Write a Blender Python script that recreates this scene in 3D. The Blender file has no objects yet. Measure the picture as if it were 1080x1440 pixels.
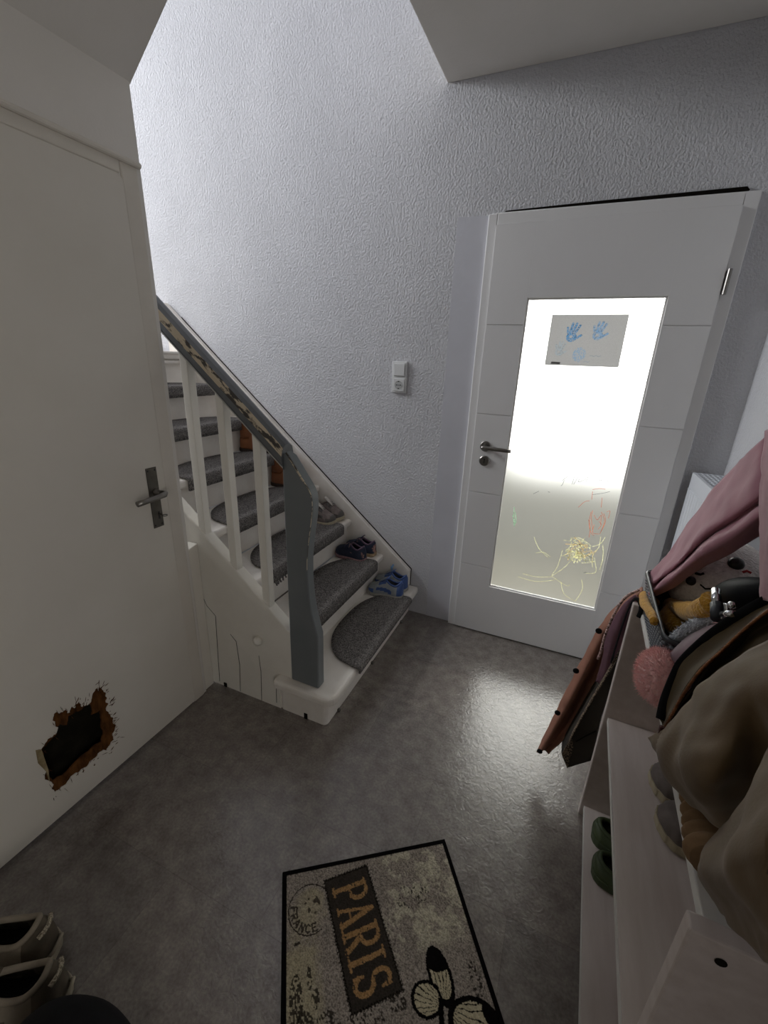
import bpy, bmesh, math, random
import numpy as np
from mathutils import Vector, Matrix, noise as mnoise

random.seed(7)
C = bpy.context.scene.collection
SC = bpy.context.scene

# ------------------------------------------------------------------ camera
FPX, YAW, PITCH, ROLL = 599.061, -0.3973, 0.3386, 0.0389
CAM = Vector((0.4241, -2.1252, 1.4323))
_f = Vector((math.sin(YAW)*math.cos(PITCH), math.cos(YAW)*math.cos(PITCH), -math.sin(PITCH)))
_r0 = Vector((math.cos(YAW), -math.sin(YAW), 0)); _u0 = _r0.cross(_f)
_r = math.cos(ROLL)*_r0 + math.sin(ROLL)*_u0
_u = -math.sin(ROLL)*_r0 + math.cos(ROLL)*_u0
cd = bpy.data.cameras.new('camera'); cam = bpy.data.objects.new('camera', cd); C.objects.link(cam)
cd.sensor_fit = 'HORIZONTAL'; cd.sensor_width = 36.0; cd.lens = FPX/1080*36.0
cd.clip_start = 0.02; cd.clip_end = 60
m = Matrix((( _r.x, _u.x, -_f.x, CAM.x), (_r.y, _u.y, -_f.y, CAM.y), (_r.z, _u.z, -_f.z, CAM.z), (0, 0, 0, 1)))
cam.matrix_world = m
SC.camera = cam

# ------------------------------------------------------------------ world, lights, exposure
SC.view_settings.view_transform = 'Standard'; SC.view_settings.look = 'None'
SC.view_settings.gamma = 1.0; SC.view_settings.use_curve_mapping = False
SC.view_settings.exposure = 0.96
w = bpy.data.worlds.new('world'); SC.world = w; w.use_nodes = True
w.node_tree.nodes['Background'].inputs[0].default_value = (0.80, 0.86, 1.0, 1)
w.node_tree.nodes['Background'].inputs[1].default_value = 0.25

def area(name, loc, target, sx, sy, power, col):
    l = bpy.data.lights.new(name, 'AREA'); l.shape = 'RECTANGLE'; l.size = sx; l.size_y = sy
    l.energy = power; l.color = col
    o = bpy.data.objects.new(name, l); C.objects.link(o); o.location = loc
    o.rotation_euler = (Vector(target)-Vector(loc)).to_track_quat('-Z', 'Z').to_euler()
    return o
area('stairwell_window_daylight', (-4.1, -0.85, 3.20), (0.0, -0.35, 1.3), 1.1, 1.3, 80, (0.945, 0.97, 1.0))
area('hall_window_daylight', (0.50, 1.86, 1.40), (0.50, 0, 1.40), 0.95, 1.25, 17, (1.0, 1.0, 0.97))
area('side_fill', (1.75, -3.15, 1.35), (-1.0, -2.3, 1.1), 1.0, 1.9, 11, (1.0, 0.95, 0.88))  # added fill lamp, out of view, brightens the old door on the left

# ------------------------------------------------------------------ pixel of the photograph -> point of the place
def ray(u, v):
    return _r*((u-540)/FPX) + _u*(-(v-720)/FPX) + _f
def onx(u, v, x): d = ray(u, v); return CAM + d*((x-CAM.x)/d.x)
def ony(u, v, y): d = ray(u, v); return CAM + d*((y-CAM.y)/d.y)
def onz(u, v, z): d = ray(u, v); return CAM + d*((z-CAM.z)/d.z)
RP = Vector((0.670, -0.874, 0.0)); RD = Vector((0.026, 1.0, 0)).normalized(); RN = Vector((RD.y, -RD.x, 0))
def onn(u, v, n):
    d = ray(u, v); t = ((RP+RN*n-CAM).dot(RN))/d.dot(RN); return CAM + d*t
def ons(u, v, s):
    d = ray(u, v); t = ((RP+RD*s-CAM).dot(RD))/d.dot(RD); return CAM + d*t
def rk(n, s, z): return RP + RN*n + RD*s + Vector((0, 0, z))

# ------------------------------------------------------------------ materials
def lin(h):
    h = h.lstrip('#'); c = [int(h[i:i+2], 16)/255 for i in (0, 2, 4)]
    return tuple((x/12.92 if x <= 0.04045 else ((x+0.055)/1.055)**2.4) for x in c) + (1,)
def mat(name, col, rough=0.5, col2=None, nscale=8, ncon=(0.35, 0.65), bump=0, bscale=60, metal=0, stretch=None,
        bdist=0.002, detail=4, spec=0.5, sheen=0, trans=0, coat=0, rot=0):
    m = bpy.data.materials.new(name); m.use_nodes = True; nt = m.node_tree; b = nt.nodes['Principled BSDF']
    b.inputs['Base Color'].default_value = lin(col); b.inputs['Roughness'].default_value = rough
    b.inputs['Metallic'].default_value = metal; b.inputs['Specular IOR Level'].default_value = spec
    if sheen: b.inputs['Sheen Weight'].default_value = sheen
    if coat: b.inputs['Coat Weight'].default_value = coat
    tc = nt.nodes.new('ShaderNodeTexCoord'); mp = nt.nodes.new('ShaderNodeMapping')
    if rot:
        m1 = nt.nodes.new('ShaderNodeMapping'); m1.inputs['Rotation'].default_value = (0, rot, 0)
        nt.links.new(tc.outputs['Object'], m1.inputs[0]); nt.links.new(m1.outputs[0], mp.inputs[0])
    else: nt.links.new(tc.outputs['Object'], mp.inputs[0])
    if trans:
        ou = nt.nodes['Material Output']; tl = nt.nodes.new('ShaderNodeBsdfTranslucent'); tl.inputs[0].default_value = lin(col); ms = nt.nodes.new('ShaderNodeMixShader'); ms.inputs[0].default_value = trans
        nt.links.new(b.outputs[0], ms.inputs[1]); nt.links.new(tl.outputs[0], ms.inputs[2]); nt.links.new(ms.outputs[0], ou.inputs[0])
    if stretch: mp.inputs['Scale'].default_value = stretch
    if col2:
        n = nt.nodes.new('ShaderNodeTexNoise'); n.inputs['Scale'].default_value = nscale; n.inputs['Detail'].default_value = detail
        n.inputs['Roughness'].default_value = 0.6
        r = nt.nodes.new('ShaderNodeValToRGB'); r.color_ramp.elements[0].position = ncon[0]; r.color_ramp.elements[1].position = ncon[1]
        r.color_ramp.elements[0].color = lin(col); r.color_ramp.elements[1].color = lin(col2)
        nt.links.new(mp.outputs[0], n.inputs['Vector']); nt.links.new(n.outputs['Fac'], r.inputs[0]); nt.links.new(r.outputs[0], b.inputs['Base Color'])
    if bump:
        n2 = nt.nodes.new('ShaderNodeTexNoise'); n2.inputs['Scale'].default_value = bscale; n2.inputs['Detail'].default_value = 3 if name == 'white_stucco' else 3; n2.inputs['Roughness'].default_value = 0.6 if name == 'white_stucco' else 0.5
        bp = nt.nodes.new('ShaderNodeBump'); bp.inputs['Strength'].default_value = bump; bp.inputs['Distance'].default_value = bdist
        nt.links.new(mp.outputs[0], n2.inputs['Vector']); nt.links.new(n2.outputs['Fac'], bp.inputs['Height']); nt.links.new(bp.outputs[0], b.inputs['Normal'])
    return m
def attr_mat(name, rough=0.95, bump=0.0, bscale=500, spec=0.2, trans=0):
    m = mat(name, '808080', rough, bump=bump, bscale=bscale, spec=spec, trans=trans); nt = m.node_tree
    a = nt.nodes.new('ShaderNodeVertexColor'); a.layer_name = 'print'
    nt.links.new(a.outputs[0], nt.nodes['Principled BSDF'].inputs['Base Color'])
    for n_ in nt.nodes:
        if n_.type == 'BSDF_TRANSLUCENT': nt.links.new(a.outputs[0], n_.inputs[0])
    return m

M = {}
M['stucco'] = mat('white_stucco', 'cbcbce', 0.85, 'd2d2d5', 3, bump=1.0, bscale=112, bdist=0.0068, stretch=(1, 1, 0.8), spec=0.3)
M['plaster'] = mat('smooth_plaster', 'c6c6cc', 0.75, 'cbcbd1', 4, bump=0.12, bscale=60, spec=0.3)
M['ceiling'] = mat('ceiling_paint', 'dcd8d1', 0.9, 'e0dcd6', 5, bump=0.25, bscale=140, spec=0.2)
M['door_white'] = mat('white_door_lacquer', 'e2e1e0', 0.45, 'e5e4e3', 3, spec=0.4)
M['door_old'] = mat('cream_door_paint', 'dbd6cc', 0.55, 'd7d2c7', 5, bump=0.06, bscale=50, spec=0.35)
M['frame_old'] = mat('cream_frame_paint', 'dbd5ca', 0.55, 'd3cdc2', 6, bump=0.06, bscale=50, spec=0.35)
M['stair_white'] = mat('worn_white_stair_paint', 'eee9e1', 0.5, 'e5ded4', 9, bump=0.08, bscale=30, spec=0.35)
M['stringer'] = mat('cream_stringer_paint', 'e9e5db', 0.5, 'e1dcd1', 4, bump=0.06, bscale=25, spec=0.35)
M['carpet'] = mat('grey_loop_carpet', '3d3b3a', 1.0, '96918d', 190, (0.32, 0.68), bump=1.0, bscale=240, bdist=0.006, detail=2, spec=0.1)
M['newel'] = mat('slate_grey_paint', '777b7d', 0.42, '707577', 6, bump=0.08, bscale=30, spec=0.4)
M['rail'] = mat('slate_rail_paint', '65686a', 0.4, '5b5e60', 15, bump=0.1, bscale=40, spec=0.5)
M['chip'] = mat('chipped_bare_wood', 'cdbfa6', 0.7, '47423d', 40, (0.49, 0.55), stretch=(0.4, 1.6, 1.3), bump=0.4, bscale=40, detail=8, rot=math.radians(-40.8))
M['railline'] = mat('pale_scratch_line', 'b9b6ae', 0.5)
M['crack'] = mat('dark_gap', '16130f', 0.9, spec=0.1)
M['steel'] = mat('brushed_steel', '8d8a86', 0.35, metal=1.0, bump=0.05, bscale=300)
M['dark_steel'] = mat('aged_steel_plate', '6d6963', 0.42, '5b5751', 14, metal=0.85, bump=0.06, bscale=120)
M['chrome'] = mat('chrome', 'd5d7da', 0.12, metal=1.0)
M['plastic_white'] = mat('white_switch_plastic', 'dcdddc', 0.35)
M['plastic_grey'] = mat('grey_socket_well', 'b9bab9', 0.4)
M['black'] = mat('black_plastic', '101114', 0.35)
M['blackcloth'] = mat('black_fabric', '0b0b0d', 0.9, '151517', 30, spec=0.2)
M['radiator'] = mat('white_radiator_enamel', 'd9dce2', 0.35)
M['rackwood'] = mat('whitewashed_wood', 'bcb0a9', 0.6, 'ccc2bc', 4, (0.3, 0.7), bump=0.12, bscale=30, stretch=(9, 1.2, 9), detail=6, spec=0.3)
M['rackedge'] = mat('white_board_edge', 'd4d2cc', 0.55, 'c9c6bf', 12)
M['brownwood'] = mat('torn_brown_board', '38220f', 0.95, '6e4724', 40, (0.32, 0.72), bump=0.7, bscale=120, bdist=0.004, stretch=(1, 1, 0.4), spec=0.1)
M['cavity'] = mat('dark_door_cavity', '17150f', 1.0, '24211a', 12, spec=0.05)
M['chipwood'] = mat('pale_core_wood', 'a99b78', 0.9, '7d6c4b', 30, bump=0.3)

def floor_mat():
    m = mat('vinyl_stone_floor', '67605b', 0.235, '837c76', 20, (0.34, 0.68), detail=9, spec=1.0)
    nt = m.node_tree; b = nt.nodes['Principled BSDF']; tc = [n for n in nt.nodes if n.type == 'TEX_COORD'][0]
    # per-plank tone
    br = nt.nodes.new('ShaderNodeTexBrick'); mp = nt.nodes.new('ShaderNodeMapping')
    mp.inputs['Rotation'].default_value = (0, 0, 0); mp.inputs['Location'].default_value = (0.12, 0.07, 0)
    br.inputs['Scale'].default_value = 1.0; br.inputs['Mortar Size'].default_value = 0.0012; br.inputs['Brick Width'].default_value = 0.61; br.inputs['Row Height'].default_value = 0.305
    br.inputs['Color1'].default_value = (0.90, 0.90, 0.90, 1); br.inputs['Color2'].default_value = (1.08, 1.06, 1.04, 1); br.inputs['Mortar'].default_value = (0.78, 0.77, 0.76, 1)
    nt.links.new(tc.outputs['Object'], mp.inputs[0]); nt.links.new(mp.outputs[0], br.inputs['Vector'])
    rr = [n for n in nt.nodes if n.type == 'VALTORGB'][0]
    n3 = nt.nodes.new('ShaderNodeTexNoise'); n3.inputs['Scale'].default_value = 130; n3.inputs['Detail'].default_value = 3
    mx0 = nt.nodes.new('ShaderNodeMixRGB'); mx0.blend_type = 'OVERLAY'; mx0.inputs[0].default_value = 0.5
    nt.links.new(tc.outputs['Object'], n3.inputs['Vector'])
    nt.links.new(rr.outputs[0], mx0.inputs[1]); nt.links.new(n3.outputs['Fac'], mx0.inputs[2])
    mx = nt.nodes.new('ShaderNodeMixRGB'); mx.blend_type = 'MULTIPLY'; mx.inputs[0].default_value = 1
    nt.links.new(mx0.outputs[0], mx.inputs[1]); nt.links.new(br.outputs['Color'], mx.inputs[2]); nt.links.new(mx.outputs[0], b.inputs['Base Color'])
    # leathery relief
    n = nt.nodes.new('ShaderNodeTexNoise'); n.inputs['Scale'].default_value = 46; n.inputs['Detail'].default_value = 5; n.inputs['Distortion'].default_value = 1.2
    bp = nt.nodes.new('ShaderNodeBump'); bp.inputs['Strength'].default_value = 0.36; bp.inputs['Distance'].default_value = 0.003
    nt.links.new(tc.outputs['Object'], n.inputs['Vector']); nt.links.new(n.outputs['Fac'], bp.inputs['Height']); nt.links.new(bp.outputs[0], b.inputs['Normal'])
    return m
M['floor'] = floor_mat()

def glass_mat():
    m = bpy.data.materials.new('frosted_glass'); m.use_nodes = True; nt = m.node_tree; nt.nodes.clear()
    out = nt.nodes.new('ShaderNodeOutputMaterial'); t = nt.nodes.new('ShaderNodeBsdfTranslucent'); t.inputs[0].default_value = (0.93, 0.94, 0.90, 1)
    r = nt.nodes.new('ShaderNodeBsdfRefraction'); r.inputs['Roughness'].default_value = 0.55; r.inputs['IOR'].default_value = 1.45; r.inputs[0].default_value = (0.96, 0.97, 0.94, 1)
    g = nt.nodes.new('ShaderNodeBsdfGlossy'); g.inputs['Roughness'].default_value = 0.25; g.inputs[0].default_value = (1, 1, 1, 1)
    m0 = nt.nodes.new('ShaderNodeMixShader'); m0.inputs[0].default_value = 0.72
    mx = nt.nodes.new('ShaderNodeMixShader'); mx.inputs[0].default_value = 0.05
    nt.links.new(t.outputs[0], m0.inputs[1]); nt.links.new(r.outputs[0], m0.inputs[2])
    nt.links.new(m0.outputs[0], mx.inputs[1]); nt.links.new(g.outputs[0], mx.inputs[2]); nt.links.new(mx.outputs[0], out.inputs[0])
    return m
M['glass'] = glass_mat()

# ------------------------------------------------------------------ mesh builder
class MB:
    def __init__(s): s.v = []; s.f = []; s.mi = []
    def add(s, vs, fs, mi=0):
        o = len(s.v); s.v += [tuple(x) for x in vs]
        for f in fs: s.f.append(tuple(i+o for i in f)); s.mi.append(mi)
    def box(s, x0, x1, y0, y1, z0, z1, mi=0):
        vs = [(x, y, z) for z in (z0, z1) for y in (y0, y1) for x in (x0, x1)]
        s.add(vs, [(0, 2, 3, 1), (4, 5, 7, 6), (0, 1, 5, 4), (2, 6, 7, 3), (0, 4, 6, 2), (1, 3, 7, 5)], mi)
    def prism(s, poly, d, mi=0, mside=None):
        """polygon (3D pts) extruded by vector d"""
        n = len(poly); P = [Vector(p) for p in poly]; D = Vector(d); Q = [p+D for p in P]
        s.add(P+Q, [tuple(range(n-1, -1, -1)), tuple(range(n, 2*n))], mi)
        o = len(s.v)-2*n
        for i in range(n):
            j = (i+1) % n; s.f.append((o+i, o+j, o+n+j, o+n+i)); s.mi.append(mi if mside is None else mside)
    def tube(s, pts, r, n=10, mi=0, cap=True, flat=None):
        P = [Vector(p) for p in pts]; R = r if isinstance(r, (list, tuple)) else [r]*len(P); rings = []
        up = None; wrap = (P[0]-P[-1]).length < 1e-7
        for i, p in enumerate(P):
            t = ((P[1]-P[-2]) if (wrap and i in (0, len(P)-1)) else (P[min(i+1, len(P)-1)]-P[max(i-1, 0)])).normalized()
            if up is None: up = Vector((0, 0, 1)) if abs(t.z) < 0.9 else Vector((1, 0, 0))
            a = t.cross(up).normalized(); b = a.cross(t).normalized(); up = b
            fa, fb = flat if flat else (1, 1)
            rings.append([p + a*(math.cos(2*math.pi*k/n)*R[i]*fa) + b*(math.sin(2*math.pi*k/n)*R[i]*fb) for k in range(n)])
        s.loft(rings, True, mi, cap)
    def loft(s, rings, closed=True, mi=0, cap=False, mfun=None):
        n = len(rings[0]); o = len(s.v)
        for r in rings: s.v += [tuple(p) for p in r]
        for i in range(len(rings)-1):
            for k in range(n if closed else n-1):
                k2 = (k+1) % n
                s.f.append((o+i*n+k, o+i*n+k2, o+(i+1)*n+k2, o+(i+1)*n+k)); s.mi.append(mi if mfun is None else mfun(i, k))
        if cap:
            s.f.append(tuple(o+k for k in range(n-1, -1, -1))); s.mi.append(mi)
            b = o+(len(rings)-1)*n; s.f.append(tuple(b+k for k in range(n))); s.mi.append(mi)
    def lathe(s, prof, origin, axis, n=24, mi=0):
        A = Vector(axis).normalized(); a = A.orthogonal().normalized(); b = A.cross(a); O = Vector(origin)
        s.loft([[O + A*h + a*(math.cos(2*math.pi*k/n)*max(r, 1e-5)) + b*(math.sin(2*math.pi*k/n)*max(r, 1e-5)) for k in range(n)] for r, h in prof], True, mi)
    def ball(s, c, rx, ry=None, rz=None, n=16, m=10, mi=0, rot=None, jit=0):
        ry = ry or rx; rz = rz or rx; rings = []; c = Vector(c)
        for i in range(m+1):
            th = math.pi*i/m; ring = []
            for k in range(n):
                ph = 2*math.pi*k/n; q = Vector((math.sin(th)*math.cos(ph)*rx, math.sin(th)*math.sin(ph)*ry, math.cos(th)*rz))
                if rot: q = rot @ q
                if jit and 0 < i < m: q *= 1+jit*mnoise.noise(q*60+c*7)
                ring.append(c+q)
            rings.append(ring)
        s.loft(rings, True, mi)
    def build(s, name, mats, parent=None, smooth=False, bevel=0, solid=0, sub=0, segs=2, off=-1, loc=None):
        me = bpy.data.meshes.new(name)
        base = Vector(loc) if loc is not None else Vector((0, 0, 0))
        me.from_pydata([tuple(Vector(p)-base) for p in s.v], [], s.f)
        mats = mats if isinstance(mats, (list, tuple)) else [mats]
        for m_ in mats: me.materials.append(m_)
        me.polygons.foreach_set('material_index', s.mi)
        me.validate(); me.update()
        b = bmesh.new(); b.from_mesh(me); bmesh.ops.remove_doubles(b, verts=b.verts, dist=1e-6); bmesh.ops.recalc_face_normals(b, faces=b.faces); b.to_mesh(me); b.free()
        if smooth: me.polygons.foreach_set('use_smooth', [True]*len(me.polygons))
        o = bpy.data.objects.new(name, me); C.objects.link(o); o.location = base
        if parent is not None:
            o.parent = parent; 
            o.matrix_parent_inverse = Matrix.LocRotScale(parent.location, parent.rotation_euler, None).inverted() if parent.parent is None else parent_world(parent).inverted()
        if solid:
            md = o.modifiers.new('thick', 'SOLIDIFY'); md.thickness = solid; md.offset = off
        if bevel:
            md = o.modifiers.new('bevel', 'BEVEL'); md.width = bevel; md.segments = segs; md.limit_method = 'ANGLE'; md.angle_limit = math.radians(40)
            md.harden_normals = False
        if sub:
            md = o.modifiers.new('sub', 'SUBSURF'); md.levels = sub; md.render_levels = sub
        return o
def parent_world(o):
    m_ = Matrix.LocRotScale(o.location, o.rotation_euler, o.scale)
    if o.parent is not None: m_ = parent_world(o.parent) @ o.matrix_parent_inverse @ m_
    return m_
def thing(name, label, cat, loc=(0, 0, 0), rz=0, group=None):
    o = bpy.data.objects.new(name, None); C.objects.link(o); o.location = loc; o.rotation_euler = (0, 0, rz)
    o.empty_display_size = 0.05
    o['label'] = label; o['category'] = cat
    if group: o['group'] = group
    return o
def tag(o, label, cat, group=None):
    o['label'] = label; o['category'] = cat
    if group: o['group'] = group
    return o
def struct(o, label=None, cat=None):
    o['kind'] = 'structure'
    if label: o['label'] = label
    if cat: o['category'] = cat
    return o
def box(name, x0, x1, y0, y1, z0, z1, mt, parent=None, bevel=0, **k):
    b = MB(); b.box(x0, x1, y0, y1, z0, z1); return b.build(name, mt, parent, bevel=bevel, **k)

# smooth interpolation of a control grid -------------------------------------------------
def cr(p0, p1, p2, p3, t):
    return 0.5*((2*p1)+(p2-p0)*t+(2*p0-5*p1+4*p2-p3)*t*t+(3*p1-p0-3*p2+p3)*t*t*t)
def crline(P, k):
    out = []; n = len(P)
    for i in range(n-1):
        a, b, c, d = P[max(i-1, 0)], P[i], P[i+1], P[min(i+2, n-1)]
        for j in range(k): out.append(cr(a, b, c, d, j/k))
    out.append(P[-1]); return out
def crgrid(rows, ku, kv):
    R = [crline(r, ku) for r in rows]
    cols = [crline([R[i][j] for i in range(len(R))], kv) for j in range(len(R[0]))]
    return [[cols[j][i] for j in range(len(cols))] for i in range(len(cols[0]))]
def cloth(name, rows, mt, parent, ku=8, kv=8, amp=0.004, fs=14, solid=0.004, seed=0, aniso=(1, 1, 1), mb=None):
    """rows: list of rows of world points"""
    G = crgrid([[Vector(p) for p in r] for r in rows], ku, kv)
    H = [[p.copy() for p in r] for r in G]
    for i in range(len(G)):
        for j in range(len(G[0])):
            p = G[i][j]; a = G[min(i+1, len(G)-1)][j]-G[max(i-1, 0)][j]; b = G[i][min(j+1, len(G[0])-1)]-G[i][max(j-1, 0)]
            nn = a.cross(b)
            if nn.length > 1e-9: nn.normalize()
            q = Vector((p.x*aniso[0], p.y*aniso[1], p.z*aniso[2]))
            H[i][j] = p + nn*(amp*(mnoise.noise(q*fs+Vector((seed, 0, 0)))+0.45*mnoise.noise(q*fs*2.7+Vector((0, seed, 3)))))
    b = MB(); b.loft(H, False)
    return b.build(name, mt, parent, smooth=True, solid=solid, off=0)

# =================================================================== SETTING
FL = box('floor', -4.4, 2.4, -4.2, 0.2, -0.12, 0.0, M['floor']); struct(FL)
WY = 0.035
b = MB()
b.box(-4.4, -0.02, WY, WY+0.16, 0, 5.2); b.box(-0.02, 0.885, WY, WY+0.16, 2.03, 5.2); b.box(0.885, 1.25, WY, WY+0.16, 0, 5.2)
struct(b.build('wall_back', M['stucco']))
b = MB(); b.box(1.05, 1.25, -2.6, WY, 0, 2.54); b.box(1.05, 1.25, -4.2, -3.7, 0, 2.54); b.box(1.05, 1.25, -3.7, -2.6, 2.05, 2.54)  # doorway added: lets the side fill in, its jamb shades the rack's near panel
struct(b.build('wall_right', M['stucco']))
struct(box('wall_added_side_room', 2.3, 2.4, -4.2, -1.2, 0, 2.54, M['plaster']))  # unseen backing for the added room that holds the fill lamp
# left wall: pieces around the old door, its end stands beside the stair
b = MB()
b.prism([(-1.0, y, z) for y, z in ((-4.2, 0), (-1.99, 0), (-1.99, 1.955), (-1.085, 1.955), (-1.085, 0), (-1.005, 0), (-1.005, 2.16), (-4.2, 2.16))], (0.12, 0, 0))
struct(b.build('wall_left', M['ceiling'], bevel=0.004))
# ceiling right of the stairwell opening, slanted underside of the upper flight on the left
b = MB(); b.box(-0.272, 1.25, -4.2, WY, 2.53, 2.80); b.box(-0.43, -0.272, -4.2, -1.0, 2.53, 2.80)
struct(b.build('ceiling', M['ceiling'], bevel=0.006))
b = MB(); b.prism([(-1.0, -1.0, 2.055), (-0.43, -1.0, 2.53), (-0.43, -1.0, 2.80), (-1.0, -1.0, 2.33)], (0, -3.2, 0))
struct(b.build('ceiling_slope', M['ceiling'], bevel=0.004))
# the stairwell above
struct(box('wall_stairwell_left', -4.4, -4.2, -2.2, WY, 0, 5.2, M['stucco']))
struct(box('wall_stairwell_front', -4.4, 0.0, -2.3, -2.16, 2.0, 5.2, M['plaster']))
struct(box('wall_stairwell_right', -0.272, -0.1, -2.2, WY, 2.80, 5.2, M['plaster']))
struct(box('ceiling_stairwell', -4.4, 1.25, -2.3, WY, 5.2, 5.3, M['ceiling']))
struct(box('wall_closet', -3.0, -2.9, -4.2, -2.16, 0, 2.2, M['plaster']))
struct(box('wall_front', -3.4, 1.25, -4.3, -4.2, 0, 2.8, mat('dark_bounce_cut', '3a332c', 0.6)))  # unseen wall, coloured dark to cut bounced light on the rack
# patch of smooth plaster left of the white door frame
b = MB(); b.prism([(-0.182, WY-0.0015, 0.0), (-0.03, WY-0.0015, 0.0), (-0.03, WY-0.0015, 2.045), (-0.182, WY-0.0015, 2.05)], (0, 0.002, 0))
struct(b.build('trim_1', M['plaster']))
# neighbouring hall behind the glass door
b = MB(); b.box(-0.9, 1.6, 0.195, 1.9, -0.05, 0.0); struct(b.build('floor_hall', mat('light_hall_floor', '96907f', 0.5)))
b = MB(); b.box(-0.95, -0.9, 0.195, 1.9, 0, 2.5); b.box(1.6, 1.65, 0.195, 1.9, 0, 2.5); b.box(-0.95, 1.65, 1.9, 1.95, 0, 2.5); b.box(-0.95, 1.65, 0.195, 1.95, 2.5, 2.55)
struct(b.build('wall_hall', mat('hall_wall_paint', 'b9b8b2', 0.8)))

# ------------------------------------------------------------------- white glazed door
GX0, GX1, GZ0, GZ1 = 0.1667, 0.6961, 0.3006, 1.7166
d1 = thing('door_1', 'white interior door with a tall frosted glass pane covered in crayon scribbles', 'door', (0.43, 0, 0)); d1['kind'] = 'structure'
b = MB()
b.box(0, GX0, 0.003, 0.042, 0.010, 2.0); b.box(GX1, 0.86, 0.003, 0.042, 0.010, 2.0); b.box(GX0, GX1, 0.003, 0.042, 0.010, GZ0); b.box(GX0, GX1, 0.003, 0.042, GZ1, 2.0)
gz = [0.010, 0.409, 0.818, 1.212, 1.608, 2.0]; g = 0.0022
for i in range(5):
    z0 = gz[i]+(g if i else 0); z1 = gz[i+1]-(g if i < 4 else 0)
    if i in (0, 4):
        pass
    b.box(0.0005, GX0, 0, 0.003, z0, z1); b.box(GX1, 0.8595, 0, 0.003, z0, z1)
b.box(GX0, GX1, 0, 0.003, 0.010, GZ0); b.box(GX0, GX1, 0, 0.003, GZ1, 2.0)
b.build('leaf', M['door_white'], d1, bevel=0.0008)
b = MB(); b.add([(GX0-0.004, 0.020, GZ0-0.004), (GX1+0.004, 0.020, GZ0-0.004), (GX1+0.004, 0.020, GZ1+0.004), (GX0-0.004, 0.020, GZ1+0.004)], [(0, 1, 2, 3)])
gl = b.build('glass_pane', M['glass'], d1)
b = MB(); w_ = 0.007
b.box(GX0, GX0+w_, 0.010, 0.0195, GZ0, GZ1); b.box(GX1-w_, GX1, 0.010, 0.0195, GZ0, GZ1); b.box(GX0+w_, GX1-w_, 0.010, 0.0195, GZ0, GZ0+w_); b.box(GX0+w_, GX1-w_, 0.010, 0.0195, GZ1-w_, GZ1)
b.build('glazing_bead', M['door_white'], d1)
fr = MB()
fr.box(-0.040, -0.001, 0.012, 0.055, 0, 2.045); fr.box(0.861, 0.907, 0.012, 0.055, 0, 2.045); fr.box(-0.001, 0.861, 0.012, 0.055, 2.0015, 2.045)
fr.box(-0.02, 0.0, 0.055, 0.19, 0, 2.03); fr.box(0.86, 0.885, 0.055, 0.19, 0, 2.03); fr.box(0, 0.86, 0.055, 0.19, 2.0015, 2.03)
fr.build('door_frame', M['door_white'], d1, bevel=0.004, segs=3)
b = MB(); b.prism([(0.012, 0.026, 2.046), (0.866, 0.026, 2.046), (0.872, 0.026, 2.052), (0.862, 0.026, 2.063), (0.4, 0.026, 2.061), (0.03, 0.026, 2.056)], (0, 0.02, 0))
b.build('open_joint', M['crack'], d1)
# lever handle, rosettes
hx, hz = 0.062, 1.058
h = thing  # keep name short
b = MB(); b.lathe([(0, 0), (0.026, 0), (0.026, 0.005), (0.023, 0.008), (0.009, 0.008), (0.009, 0.045), (0, 0.045)], (hx, 0, hz), (0, -1, 0))
b.build('handle_rosette', M['steel'], d1, smooth=False)
b = MB(); b.tube([(hx-0.012, -0.05, hz), (hx, -0.05, hz), (hx+0.05, -0.052, hz-0.001), (hx+0.115, -0.052, hz-0.003), (hx+0.128, -0.048, hz-0.003)], [0.009, 0.010, 0.0095, 0.009, 0.009], 14)
b.build('lever', M['steel'], d1, smooth=True)
b = MB(); b.lathe([(0, 0), (0.026, 0), (0.026, 0.005), (0.022, 0.008), (0, 0.008)], (hx+0.003, 0, hz-0.072), (0, -1, 0)); kr = b.build('key_rosette', M['steel'], d1)
b = MB(); b.box(hx+0.001, hx+0.005, -0.0087, -0.0075, hz-0.084, hz-0.064); b.ball((hx+0.003, -0.008, hz-0.064), 0.004, 0.001, 0.004, 10, 6); b.build('keyhole', M['black'], kr)
b = MB(); b.tube([(0.871, -0.006, 1.715), (0.871, -0.006, 1.80)], 0.0075, 12); b.box(0.864, 0.878, -0.004, 0.012, 1.718, 1.797); b.build('hinge', M['steel'], d1, smooth=False)
b = MB(); b.tube([(0.871, -0.006, 0.215), (0.871, -0.006, 0.30)], 0.0075, 12); b.box(0.864, 0.878, -0.004, 0.012, 0.218, 0.297); b.build('hinge', M['steel'], d1, smooth=False)
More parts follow.
